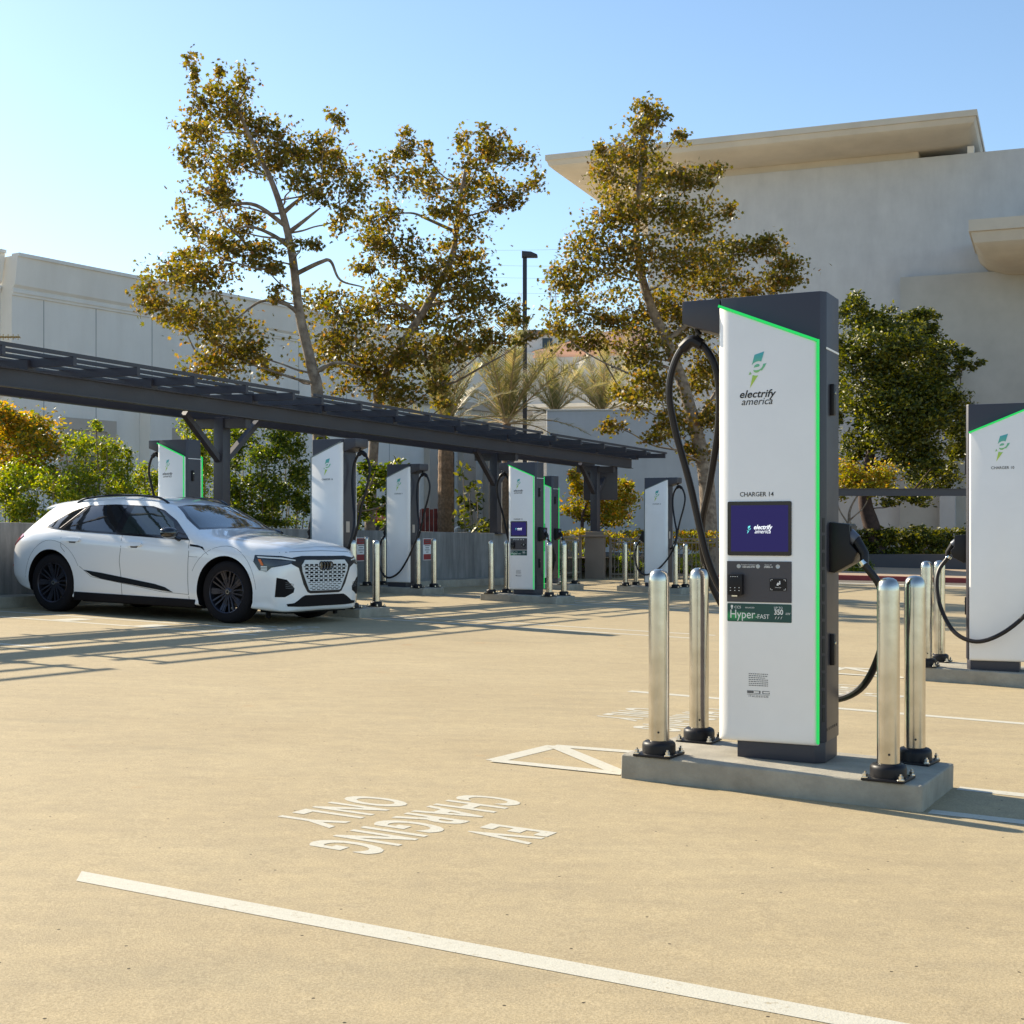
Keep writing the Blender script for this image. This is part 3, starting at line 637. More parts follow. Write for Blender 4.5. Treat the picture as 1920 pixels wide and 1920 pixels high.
def make_charger(num, front, lit=True, detail=True, cab=None):
    r = empty('charging_pedestal')
    mb = MB(); mb.prism([(PL+.005,-HB),(PR+.004,-HB),(PR+.030,-HB+.032),(PR+.030,HB-.020),(PR+.010,HB),(PL+.005,HB)], .10, 2.30)
    body = mb.build('cabinet', M['dark'], r, bevel=.006)
    mb = MB(); mb.prism([(-.44,2.30),(-.44,2.185),(PL,2.12),(PL,2.30)], -HB+.004, HB-.004, Matrix(((1,0,0,0),(0,0,1,0),(0,1,0,0),(0,0,0,1)))); mb.build('cable_arm', M['dark'], r, bevel=.006)
    mb = MB(); mb.prism([(-.145,-HB-.015),(PR-.02,-HB-.015),(PR+.024,-HB+.03),(PR+.024,HB-.03),(PR-.02,HB+.015),(-.145,HB+.015)], 0, .10); mb.build('plinth', M['dark2'], r, bevel=.006)
    for nm, s in (('front_panel',-1),('rear_panel',1)): panel(s).build(nm, M['white'], r, smooth=True, ang=50)
    # light strips on both faces
    for s in (-1, 1):
        mb = MB(); y0, y1 = s*(HB+.038), s*(HB+.052)
        def seg(p, q, w, mb=mb, y0=y0, y1=y1):
            (x0,z0),(x1,z1) = p, q; d = Vector((x1-x0, 0, z1-z0)); nn = Vector((-d.z,0,d.x)).normalized()*w
            vs = [(x0,y0,z0),(x1,y0,z1),(x1+nn.x,y0,z1+nn.z),(x0+nn.x,y0,z0+nn.z),(x0,y1,z0),(x1,y1,z1),(x1+nn.x,y1,z1+nn.z),(x0+nn.x,y1,z0+nn.z)]
            mb.add(vs, [(0,1,2,3),(4,7,6,5),(0,4,5,1),(2,6,7,3),(0,3,7,4),(1,5,6,2)])
        seg((PL+.006, ptop(PL+.006)+.001),(PR+.001, ptop(PR)+.001), .0125)
        if not (num == 10 and s == 1): seg((PR+.001, ptop(PR)+.012),(PR+.001, .10), .0095)
        mb.build('light_strip', M['green'] if lit else M['dimstrip'], r)
    # side grilles, locks, holster
    xs_ = PR+.030
    mb = MB()
    CM = Matrix.Translation((PR+.017,-HB+.016,0)) @ Matrix.Rotation(math.atan2(.032,.026),4,'Z')
    for i in range(12): z = .20+i*.084; mb.box((-.007,-.0018,z),(.007,.004,z+.070), CM)
    o = mb.build('vent_row', M['ink'], r)
    mb = MB()
    for i in range(6): mb.box((xs_-.001,-.12+i*.04,.155),(xs_+.0015,-.108+i*.04,.168))
    mb.build('vent_row', M['ink'], r)
    for z in (1.70,.47):
        mb = MB(); mb.box((xs_-.002,-.062,z),(xs_+.022,-.022,z+.155)); l = mb.build('lock_handle', M['black'], r, bevel=.006)
        mb = MB(); mb.lathe([(0,0),(.008,0),(.008,.004),(0,.004)], 12, Matrix.Translation((xs_+.022,-.042,z+.11)) @ Matrix.Rotation(R(90),4,'Y')); mb.build('keyhole', M['chrome'], l)
    mb = MB(); mb.box((xs_-.002,-.13,2.018),(xs_+.002,.13,2.028)); mb.build('side_line', M['inkw'], r)
    mb = MB(); vs = [(xs_-.003,-.075,.93),(xs_+.025,-.075,.925),(xs_+.115,-.075,.975),(xs_+.135,-.075,1.03),(xs_+.10,-.075,1.07),(xs_+.10,-.075,1.165),(xs_-.003,-.075,1.175)]
    vs2 = [(v[0], .075, v[2]) for v in vs]; n = len(vs); mb.add(vs+vs2, [tuple(range(n)), tuple(range(n, 2*n))[::-1]]+[(i, i+n, (i+1)%n+n, (i+1)%n) for i in range(n)])
    hol = mb.build('holster', M['black'], r, bevel=.006)
    mb = MB(); mb.box((xs_+.095,-.055,1.072),(xs_+.104,.055,1.155)); mb.build('socket_recess', M['ink'], hol)
    mb = MB(); mb.tube([(xs_+.03,-.02,1.13),(xs_+.09,-.03,1.11),(xs_+.125,-.035,1.085)], [.03,.036,.029], 12); g_ = mb.build('plug_handle', mat('plug_grey',(.10,.11,.14),.35) if 'plug' not in M else M['plug'], r, smooth=True); M['plug'] = g_.data.materials[0]
    mb = MB(); mb.tube([(xs_+.12,-.034,1.09),(xs_+.165,-.045,1.02),(.46,-.05,.965)], [.026,.023,.021], 12); mb.build('plug_grip', M['black'], r, smooth=True)
    mb = MB(); d = (Vector((.47,-.05,.955))-Vector((.44,-.05,1.0))).normalized(); p = Vector((.445,-.049,.985)); mb.tube([p, p+d*.022], .0255, 16); mb.build('silver_ring', M['chrome'], r, smooth=True)
    # cable and its hanger
    mb = MB(); mb.tube(spline(cab or CABLE, 6), .0185, 10); mb.build('cable', M['rubber'], r, smooth=True)
    mb = MB(); mb.tube(spline([(-.485,-.02,2.075),(-.43,-.02,2.115),(-.375,-.02,2.088)], 5), .031, 12); mb.build('cable_collar', M['black'], r, smooth=True)
    mb = MB(); mb.tube([(-.405,-.02,2.115),(-.405,-.015,2.20)], .007, 8); mb.tube([(-.385,-.02,2.14),(-.41,-.02,2.175)], .012, 8); mb.build('hanger_hook', M['black'], r, smooth=True)
    for x in (-.15,.12,.24): mb = MB(); mb.lathe([(0,0),(.014,0),(.012,.010),(0,.012)], 10, Matrix.Translation((x, 0, 2.299))); mb.build('roof_bolt', M['steel'], r)
    yF = HB+.0508
    # front graphics
    if front:
        LX = -.035
        logo_obj('bolt_logo', Matrix.Translation((LX+.005,-yF,1.838)) @ XF, .176, r)
        T('brand_lettering', 'electrify', .052, LX, 1.790, yF, M['ink'], r, shear=.28, bold=.0009, sx=1.02, space=1.03)
        T('brand_lettering', 'america', .050, LX, 1.754, yF, M['ink'], r, shear=.28, sx=1.0)
        T('number_lettering', 'CHARGER %d' % num, .031, LX, 1.302, yF, M['ink'], r, sx=.95, bold=.0002)
        bz = face_plate('touch_screen', (-.182,.140,1.010,1.277), yF-.001, .006, M['bezel'], r, .008)
        dp = face_plate('display', (-.164,.124,1.030,1.258), yF+.005, .0008, M['screen'], bz, .002)
        logo_obj('screen_logo', Matrix.Translation((-.072,-yF-.0062,1.118)) @ XF, .040, bz, M['scrt'])
        T('screen_lettering', 'electrify', .031, -.004, 1.140, yF+.0062, M['scrw'], bz, shear=.28, bold=.0007, sx=.9)
        T('screen_lettering', 'america', .028, -.004, 1.120, yF+.0062, M['scrw'], bz, shear=.28, sx=.92)
        pp = face_plate('payment_panel', (-.185,.140,.780,.982), yF-.001, .004, mat('panel_grey',(.055,.052,.062),.45) if 'pg' not in M else M['pg'], r, .003); M['pg'] = pp.data.materials[0]
        mb = MB(); mb.box((-.172,-yF-.036,.815),(-.098,-yF-.003,.918)); cr = mb.build('card_reader', M['black'], pp, bevel=.005)
        mb = MB()
        for i in range(3):
            for j in range(2): mb.box((-.160+i*.022,-yF-.0368,.850-j*.014),(-.155+i*.022,-yF-.0355,.853-j*.014))
        for i in range(4): mb.box((-.158+i*.011,-yF-.0368,.905),(-.153+i*.011,-yF-.0355,.9075))
        mb.build('keypad_dots', M['inkw'], pp)
        mb = MB(); mb.box((-.150,-yF-.040,.808),(-.122,-yF-.012,.8145)); mb.build('card_slot', M['chrome'], pp)
        tp = face_plate('tap_pad', (.032,.116,.838,.898), yF+.003, .003, M['black'], pp, .003)
        mb = MB()
        for sx_, x in ((1,.037),(-1,.111)):
            for sz, z in ((1,.843),(-1,.893)): mb.box((min(x,x+sx_*.010),-yF-.0068,z-.0008),(max(x,x+sx_*.010),-yF-.0060,z+.0008)); mb.box((x-.0008,-yF-.0068,min(z,z+sz*.008)),(x+.0008,-yF-.0060,max(z,z+sz*.008)))
        mb.prism([(.066,.866),(.075,.863),(.080,.876),(.072,.879)], 0,.001, Matrix.Translation((0,-yF-.006,0)) @ XF); mb.prism([(.080,.868),(.086,.872),(.084,.888),(.079,.885)], 0,.001, Matrix.Translation((0,-yF-.006,0)) @ XF)
        mb.build('tap_symbol', M['inkw'], pp)
        if detail:
            T('small_lettering', 'Customer Assistance', .0085, -.077, .962, yF+.0032, M['inkw'], pp)
            T('small_lettering', '1-833-632-2778', .0125, -.077, .950, yF+.0032, M['inkw'], pp, bold=.0002, sx=.8)
            T('small_lettering', 'Station ID', .0085, .024, .962, yF+.0032, M['inkw'], pp)
            T('small_lettering', '270003-14', .0125, .024, .950, yF+.0032, M['inkw'], pp, bold=.0002, sx=.8)
            T('small_lettering', 'Contactless', .0065, .074, .853, yF+.0062, M['inkw'], pp)
        for x in (-.125,-.028,.072):
            mb = MB(); mb.lathe([(0,0),(.0105,0),(.0105,.0008),(0,.0008)], 16, Matrix.Translation((x,-yF-.003,.957)) @ XF); mb.build('round_sticker', M['stk'] if 'stk' in M else M.setdefault('stk', mat('sticker_tan',(.55,.45,.30),.4, col2=(.35,.5,.65), vscale=60)), pp)
        hd = face_plate('green_decal', (-.184,.140,.683,.773), yF, .0008, M['hyper'], r, .005)
        yh_ = yF+.0009
        T('decal_lettering', 'Hyper', .060, -.172, .700, yh_, M['inkw'], hd, align='LEFT', sx=.85)
        T('decal_lettering', '-FAST', .031, -.041, .700, yh_, M['inkw'], hd, align='LEFT', sx=.9)
        T('decal_lettering', 'CCS', .018, -.148, .748, yh_, M['inkw'], hd, align='LEFT')
        T('decal_lettering', 'UP TO', .015, .052, .750, yh_, M['inkw'], hd, align='LEFT')
        T('decal_lettering', '350', .036, .052, .722, yh_, M['inkw'], hd, align='LEFT', bold=.0008, sx=.85)
        T('decal_lettering', 'kW', .015, .109, .722, yh_, M['inkw'], hd, align='LEFT', shear=.3)
        mb = MB(); mb.prism([(-.163,.744),(-.158,.744),(-.158,.760),(-.163,.760)], 0,.0006, Matrix.Translation((0,-yh_,0)) @ XF); mb.prism([(-.166,.752),(-.155,.752),(-.155,.764),(-.166,.764)], 0,.0005, Matrix.Translation((0,-yh_,0)) @ XF)
        for i in range(3): x = .056+i*.014; mb.prism([(x,.699),(x+.006,.703),(x+.004,.706),(x+.011,.713),(x+.003,.709),(x+.005,.706)], 0,.0005, Matrix.Translation((0,-yh_,0)) @ XF)
        mb.build('decal_symbols', M['inkw'], hd)
        if detail: T('decal_lettering', 'BALANCED', .009, -.092, .750, yh_, M['inkw'], hd, align='LEFT')
        # fine print and maker's mark
        mb = MB(); rr_ = random.Random(3)
        for i in range(7):
            x = -.075; z = .425-i*.0095
            while x < .018-(i == 2)*.012:
                w = rr_.uniform(.004,.012); mb.box((x,-yF-.0004,z),(min(x+w,.022),-yF+.0002,z+.0035)); x += w+.003
        mb.build('fine_print', M['greyink'], r)
        mb = MB()
        for i in range(8): mb.box((-.083+i*.0042,-yF-.0004,.330),(-.080+i*.0042,-yF+.0002,.344))
        for q in ((-.048,-.018,.3415,.344),(-.048,-.018,.330,.3325),(-.022,-.016,.330,.344),(-.006,-.002,.330,.344),(-.002,.030,.3415,.344),(-.002,.030,.330,.3325),(.027,.030,.330,.337),(-.083,.030,.3240,.3255)): mb.box((q[0],-yF-.0004,q[2]),(q[1],-yF+.0002,q[3]))
        mb.build('maker_mark', M['greyink'], r)
        if detail: T('small_lettering', 'ITALDESIGN', .0125, -.026, .312, yF, M['greyink'], r, space=1.5, sx=1.02)
    else:
        bx = -.01
        logo_obj('bolt_logo', Matrix.Translation((bx,yF,1.80)) @ XB, .235, r)
        T('number_lettering', 'CHARGER %d' % num, .034, bx, 1.735, yF, M['ink'], r, back=True, sx=.95, bold=.0002)
        mb = MB(); mb.box((PL+.001,.0,1.02),(PL-.004+.006,.085,1.17)); mb.build('rating_plate', M['creamtrim'], r)
    return r
LIT = {14:1, 10:1, 15:1, 18:1, 19:1, 16:0, 17:0, 12:0}
FRONT = {14:1, 10:0, 15:1, 18:1, 19:1, 16:0, 17:0, 12:0}
YAW = {14:-26, 10:-22, 12:-26}
WHERE = {14:'nearest', 10:'right-edge', 15:'behind-the-car', 16:'beside-the-car-nose', 17:'left-middle', 18:'centre', 19:'half-hidden centre', 12:'far right-middle'}
CLAB = {14:'biggest white charger nearest the camera, screen showing, lettered CHARGER 14',
 10:'white charger cut off by the right edge, rear side lettered CHARGER 10',
 15:'white charger with green edges rising behind the roof of the white car',
 16:'white charger, rear side, right behind the nose of the white car',
 17:'white charger, rear side, with a long cable loop before the concrete wall',
 18:'white charger with blue screen and green edge in the middle, right of the pergola post',
 19:'white charger half hidden behind the middle charger with a blue screen',
 12:'white charger, rear side, seen just left of the nearest charger by the fence'}
ILAB = {14:'grey concrete island under the biggest nearest charger', 10:'grey concrete island under the charger cut by the right edge', 15:'concrete island under the charger behind the white car',
 16:'grey concrete island just in front of the white car nose', 17:'grey concrete island of the charger standing before the wall, right of the car', 18:'grey concrete island under the middle charger with the blue screen',
 19:'grey concrete island behind the middle charger, near the picket fence', 12:'grey concrete island under the far charger before the picket fence'}
BW = {14:'the nearest charger', 10:'the right-edge charger', 16:'the charger beside the car', 17:'the charger by the concrete wall', 18:'the middle charger', 19:'the half hidden charger', 12:'the charger by the fence'}
GR = 'white charging pedestals in the lot'
CAB = {17: CABLE[:14]+[(-.40,.29,.80),(-.28,.30,.55),(-.10,.30,.30),(.08,.30,.19),(.24,.28,.20),(.40,.2,.34)]+CABLE[19:]}
# prototype bollard
def bollard_proto():
    r = empty('steel_bollard')
    mb = MB(); mb.lathe([(.0515,.03),(.0515,.865),(.0500,.885),(.0455,.903),(.036,.916),(.022,.924),(.0001,.927)], 32); mb.build('post', M['steel'], r, smooth=True, ang=60)
    mb = MB(); mb.lathe([(.083,.012),(.083,.052),(.080,.064),(.070,.072),(.056,.076),(.0517,.070)], 28); mb.build('base_collar', M['black'], r, smooth=True, ang=50)
    mb = MB(); mb.box((-.098,-.098,0),(.098,.098,.013)); mb.build('base_plate', M['black'], r, bevel=.004)
    for sx_ in (-1,1):
        for sy_ in (-1,1):
            mb = MB(); mb.lathe([(.017,.013),(.017,.018),(.0001,.018)], 12, Matrix.Translation((sx_*.082,sy_*.082,0))); mb.lathe([(.012,.018),(.012,.033),(.006,.034),(.006,.042),(.0001,.042)], 6, Matrix.Translation((sx_*.082,sy_*.082,0))); mb.build('bolt', M['chrome'], r)
    for s_ in (0, 2.2): mb = MB(); mb.lathe([(.0001,0),(.006,0),(.005,.003),(.0001,.004)], 8, Matrix.Rotation(-1.2+s_,4,'Z') @ Matrix.Translation((.0512,0,.12)) @ Matrix.Rotation(R(90),4,'Y')); mb.build('screw', M['ink'], r)
    return r
bproto = bollard_proto(); used = False
for k, (cx, cy, yw) in ISL.items():
    c = Vector((cx, cy, 0)); yaw = R(yw)
    mb = MB(); mb.box((-.735,-.375,-.06),(.735,.375,ISLH))
    # slightly irregular trowelled edges
    i_ = mb.build('concrete_island', M['concrete'], None, bevel=.014, seg=3)
    i_.matrix_world = Matrix.Translation((c.x, c.y, gz(c.x))) @ TM @ Matrix.Rotation(yaw, 4, 'Z'); tag(i_, ILAB[k], 'kerb island', 'concrete islands under the chargers')
    ch = make_charger(k, FRONT[k], LIT[k], k in (14, 18), CAB.get(k)); tag(ch, CLAB[k], 'charger', GR)
    du, dv = (-.065, .095)
    if not FRONT[k]: du, dv = .065, -.095
    cc = Lp(c, du, dv)+Vector((-.024,0,0)); 
    if k in (16, 17, 12): cc = cc+Vector((.09, 0, 0))
    y2 = R(YAW.get(k, yw)) + (0 if FRONT[k] else math.pi)
    place(ch, cc, ISLH-.002, y2)
    if k == 15: continue
    for u, v, nm in ((-.565,-.285,'front left'),(.565,-.285,'front right'),(-.565,.285,'rear left'),(.565,.285,'rear right')):
        if k == 16 and u < 0 and v < 0: continue
        if k == 10 and u > 0: continue
        b = bproto if not used else copy_tree(bproto); used = True
        q = Lp(c, u, v); place(b, q, ISLH-.001, yaw+R(random.uniform(-6,6)))
        tag(b, 'stainless bollard, %s corner of the island of %s' % (nm, BW[k]), 'bollard', 'stainless steel bollards round the chargers')
# ================================================ CAR (x forward, y left, front axle at x=0)
M['paint'] = mat('white_car_paint', (.84,.84,.83), .28, coat=1.0, spec=.5)
M['gloss'] = mat('gloss_black', (.008,.008,.010), .12, coat=.6)
M['tint'] = mat('tinted_glass', (.010,.013,.016), .03, spec=.9, coat=.8)
M['tint2'] = mat('front_glass', (.018,.028,.028), .03, spec=.9, coat=.8)
M['wsg'] = mat('windscreen_glass', (.045,.06,.065), .03, spec=.9, coat=.8)
M['tyre'] = mat('tyre_rubber', (.012,.010,.011), .8, spec=.2, bump=.2, bscale=80)
M['rim'] = mat('dark_rim', (.05,.05,.065), .3, metal=.7)
M['matte'] = mat('matte_black', (.006,.005,.006), .7, spec=.2)
M['gap'] = mat('panel_gap', (.10,.105,.11), .7)
M['lampw'] = mat('lamp_strip', (.75,.76,.72), .15, spec=.8)
M['lampd'] = mat('lamp_dark', (.05,.055,.06), .08, spec=.8)
M['amber'] = mat('amber_marker', (.75,.16,.02), .25)
M['tail'] = mat('red_tail_lamp', (.42,.015,.02), .12, coat=.8)
car = empty('parked_car'); tag(car, 'white electric crossover car with black roof rails and wheels parked at the left charger', 'car')
ST = [  # x, bottom z, then (y,z) x7, top z
 ( .950,.20,[(.42,.20),(.53,.25),(.57,.46),(.57,.60),(.55,.70),(.47,.77),(.28,.79)],.80),
 ( .915,.17,[(.58,.17),(.69,.22),(.735,.46),(.735,.62),(.70,.74),(.58,.82),(.34,.85)],.86),
 ( .84,.165,[(.70,.165),(.82,.24),(.85,.48),(.845,.65),(.81,.78),(.69,.885),(.40,.915)],.93),
 ( .70,.17,[(.78,.17),(.875,.30),(.905,.50),(.905,.68),(.88,.83),(.76,.94),(.44,.975)],.99),
 ( .42,.19,[(.83,.19),(.94,.28),(.962,.50),(.955,.72),(.925,.88),(.81,.985),(.48,1.03)],1.045),
 ( .00,.19,[(.85,.19),(.955,.28),(.968,.50),(.965,.74),(.94,.91),(.83,1.015),(.50,1.07)],1.09),
 (-.42,.19,[(.85,.19),(.945,.28),(.958,.50),(.962,.76),(.938,.935),(.845,1.045),(.52,1.11)],1.13),
 (-.62,.19,[(.85,.19),(.94,.28),(.952,.50),(.962,.77),(.935,.95),(.84,1.09),(.56,1.155)],1.175),
 (-.95,.19,[(.85,.19),(.935,.28),(.948,.50),(.962,.78),(.93,.97),(.785,1.215),(.56,1.325)],1.355),
 (-1.35,.19,[(.85,.19),(.935,.28),(.946,.50),(.962,.79),(.925,.985),(.705,1.405),(.50,1.505)],1.535),
 (-1.75,.19,[(.85,.19),(.935,.28),(.946,.50),(.962,.80),(.925,1.00),(.665,1.485),(.47,1.58)],1.605),
 (-2.35,.19,[(.85,.19),(.935,.28),(.948,.50),(.963,.82),(.925,1.025),(.65,1.50),(.46,1.597)],1.622),
 (-2.90,.20,[(.85,.20),(.94,.29),(.962,.52),(.968,.84),(.93,1.05),(.635,1.47),(.45,1.575)],1.60),
 (-3.25,.21,[(.84,.21),(.935,.31),(.962,.54),(.965,.86),(.915,1.075),(.62,1.42),(.44,1.535)],1.56),
 (-3.55,.24,[(.80,.24),(.91,.34),(.94,.56),(.94,.87),(.88,1.075),(.615,1.365),(.44,1.485)],1.51),
 (-3.74,.28,[(.74,.28),(.87,.38),(.905,.56),(.905,.86),(.82,1.04),(.61,1.225),(.42,1.31)],1.34),
 (-3.87,.33,[(.66,.34),(.81,.42),(.85,.57),(.84,.82),(.75,.96),(.56,1.03),(.38,1.06)],1.07),
 (-3.945,.40,[(.52,.41),(.68,.48),(.74,.60),(.73,.76),(.64,.85),(.48,.90),(.32,.92)],.93)]
def pchip(xs, ys, xq):
    xs = np.array(xs); ys = np.array(ys); h = np.diff(xs); d = np.diff(ys)/h; m = np.zeros(len(xs))
    for i in range(1, len(xs)-1):
        if d[i-1]*d[i] > 0: w1 = 2*h[i]+h[i-1]; w2 = h[i]+2*h[i-1]; m[i] = (w1+w2)/(w1/d[i-1]+w2/d[i])
    m[0] = d[0]; m[-1] = d[-1]; k = np.clip(np.searchsorted(xs, xq)-1, 0, len(xs)-2); t = (xq-xs[k])/h[k]
    return (2*t**3-3*t**2+1)*ys[k]+(t**3-2*t**2+t)*h[k]*m[k]+(-2*t**3+3*t**2)*ys[k+1]+(t**3-t**2)*h[k]*m[k+1]
fx = lambda x: x*.85 if x > 0 else (x if x > -2.93 else -2.93+(x+2.93)*.88)
fz = lambda z: z if z < 1 else 1+(z-1)*.91
gxm = lambda x: float(np.interp(x, [-3.945,-3.55,-.42,.42,.95], [-3.82,-3.255,-.298,.357,.8075]))
ST = [(gxm(a), b, [(y, fz(z)) for y, z in c], fz(d)) for a, b, c, d in ST]
ST = ST[::-1]; sx = [s[0] for s in ST]
ctrl = [[(0, s[1])]+s[2]+[(0, s[3])] for s in ST]
xq = np.unique(np.concatenate([np.linspace(sx[0], -3.5, 14), np.linspace(-3.5, .4, 44), np.linspace(.4, sx[-1], 18)]))
cy = [pchip(sx, [c[j][0] for c in ctrl], xq) for j in range(9)]; cz = [pchip(sx, [c[j][1] for c in ctrl], xq) for j in range(9)]
secs = []
for i, x in enumerate(xq):
    cp = [Vector((cy[j][i], cz[j][i], 0)) for j in range(9)]
    # centripetal-ish smoothing: catmull with mirrored ends
    q = [Vector((-cp[1].x, cp[1].y, 0))]+cp+[Vector((-cp[7].x, cp[7].y, 0))]; out = []
    for a in range(1, 9):
        p0, p1, p2, p3 = q[a-1:a+3]; n = 5
        for k in range(n):
            t = k/n; out.append(.5*((2*p1)+(p2-p0)*t+(2*p0-5*p1+4*p2-p3)*t*t+(-p0+3*p1-3*p2+p3)*t**3))
    out.append(cp[8]); half = [(max(0, p.x), p.y) for p in out]
    secs.append([(x, y, z) for y, z in half]+[(x, -y, z) for y, z in half[-2:0:-1]])
bmb = MB(); n = len(secs[0])
for s in secs: bmb.v += s
for i in range(len(secs)-1):
    for k in range(n): bmb.f.append([i*n+k, i*n+(k+1)%n, (i+1)*n+(k+1)%n, (i+1)*n+k]); bmb.m.append(0)
for i, s in ((0, secs[0]), (len(secs)-1, secs[-1])):
    c = Vector((sum(v[0] for v in s)/n, 0, (s[0][2]+s[n//2][2])/2)); bmb.v.append((c.x+(.012 if i else -.012), 0, c.z)); ci = len(bmb.v)-1
    for k in range(n): bmb.f.append([i*n+k, i*n+(k+1)%n, ci]); bmb.m.append(0)
tmp = bmb.build('car_raw', [M['paint'], M['matte']], None, smooth=True, ang=60)
bmt = bmesh.new(); bmt.from_mesh(tmp.data); bvh = BVHTree.FromBMesh(bmt); bmt.free()
WB = 2.928; WR = .386
cut = MB()
for wx in (0, -WB):
    for s in (-1, 1): cut.lathe([(.0001,-.20),(.435,-.20),(.435,.20),(.0001,.20)], 48, Matrix.Translation((wx, s*.86, WR+.005)) @ Matrix.Rotation(R(90),4,'X'), mi=1)
cuto = cut.build('cutter', [M['paint'], M['matte']])
md = tmp.modifiers.new('b', 'BOOLEAN'); md.operation = 'DIFFERENCE'; md.object = cuto; md.solver = 'EXACT'
bpy.context.view_layer.update()
bme = bpy.data.meshes.new_from_object(tmp.evaluated_get(bpy.context.evaluated_depsgraph_get()))
bpy.data.objects.remove(cuto, do_unlink=True); bpy.data.objects.remove(tmp, do_unlink=True)
bodyo = link('body', bme, car)
def project(name, polys, yaw, m, th=.004, parent=None, sgn=1, inset=.02, res=.035, pitch=0, smooth=True, zmap=False):
    """drape polygons (a across, z up) onto the body, seen from direction yaw (0 front, 90 left side)"""
    out = Vector((math.cos(yaw)*math.cos(pitch), math.sin(yaw)*math.cos(pitch), math.sin(pitch))); ex = Vector((-math.sin(yaw), math.cos(yaw), 0)); ez = out.cross(ex); ez = ez if ez.z > 0 else -ez
    mb = MB(); base = Vector((-1.5, 0, 0))
    for poly in polys:
        if zmap: poly = [(a_, fz(b_)) for a_, b_ in poly]
        pl = []
        for i in range(len(poly)):
            a, b = Vector(poly[i]), Vector(poly[(i+1)%len(poly)]); k = max(1, int((b-a).length/res))
            for j in range(k): pl.append(a+(b-a)*j/k)
        nb = len(pl); pts = list(pl); xs_ = [p.x for p in pl]; zs_ = [p.y for p in pl]
        gx = np.arange(min(xs_)+res*.5, max(xs_), res); gy = np.arange(min(zs_)+res*.5, max(zs_), res)
        def inside(x, y):
            c = False; j = nb-1
            for i in range(nb):
                if (pl[i].y > y) != (pl[j].y > y) and x < (pl[j].x-pl[i].x)*(y-pl[i].y)/(pl[j].y-pl[i].y)+pl[i].x: c = not c
                j = i
            return c
        for x in gx:
            for y in gy:
                if inside(x, y) and min((Vector((x, y))-p).length for p in pl) > res*.45: pts.append(Vector((x, y)))
        vo, _, fo, *_ = delaunay_2d_cdt([Vector((p.x, p.y)) for p in pts], [], [list(range(nb))], 1, 1e-5)
        P3 = []
        for v in vo:
            st = base+ex*v.x+ez*v.y+out*6; st.z += 0
            h = bvh.ray_cast(st, -out)
            if h[0] is None:
                h2 = bvh.find_nearest(base+ex*v.x+ez*v.y+out*2.2); P3.append((h2[0], h2[1]))
            else: P3.append((h[0], h[1] if h[1].dot(out) > 0 else -h[1]))
        N = len(vo); vs = [p+nn*th for p, nn in P3]+[p-nn*inset for p, nn in P3]
        fs = [list(f) for f in fo]
        ed = {}
        for f in fo:
            for i in range(len(f)): e = (f[i], f[(i+1)%len(f)]); ed[e] = 1
        sk = [(a, b, b+N, a+N) for (a, b) in ed if (b, a) not in ed]
        if sgn < 0: vs = [Vector((v.x, -v.y, v.z)) for v in vs]
        mb.add(vs, fs+sk)
    return mb.build(name, m, parent or bodyo, smooth=smooth, ang=50)
SIDE = R(90)
def sp(pts): return [(-(fx(x)+1.5), fz(z)) for x, z in pts]   # side view: a = -(x - base.x)
def spg(pts): return [(-(gxm(x)+1.5), fz(z)) for x, z in pts]
def strip(p, w):      # thin polygon along a 2D polyline
    p = [Vector(q) for q in p]; L_ = []; R_ = []
    for i in range(len(p)):
        d = (p[min(i+1, len(p)-1)]-p[max(i-1, 0)]).normalized(); nn = Vector((-d.y, d.x))*w/2; L_.append(p[i]+nn); R_.append(p[i]-nn)
    return [tuple(v) for v in L_+R_[::-1]]
def arc(cx, cz, r, a0, a1, n=16): return [(cx+r*math.cos(R(a0+(a1-a0)*i/n)), cz+r*math.sin(R(a0+(a1-a0)*i/n))) for i in range(n+1)]
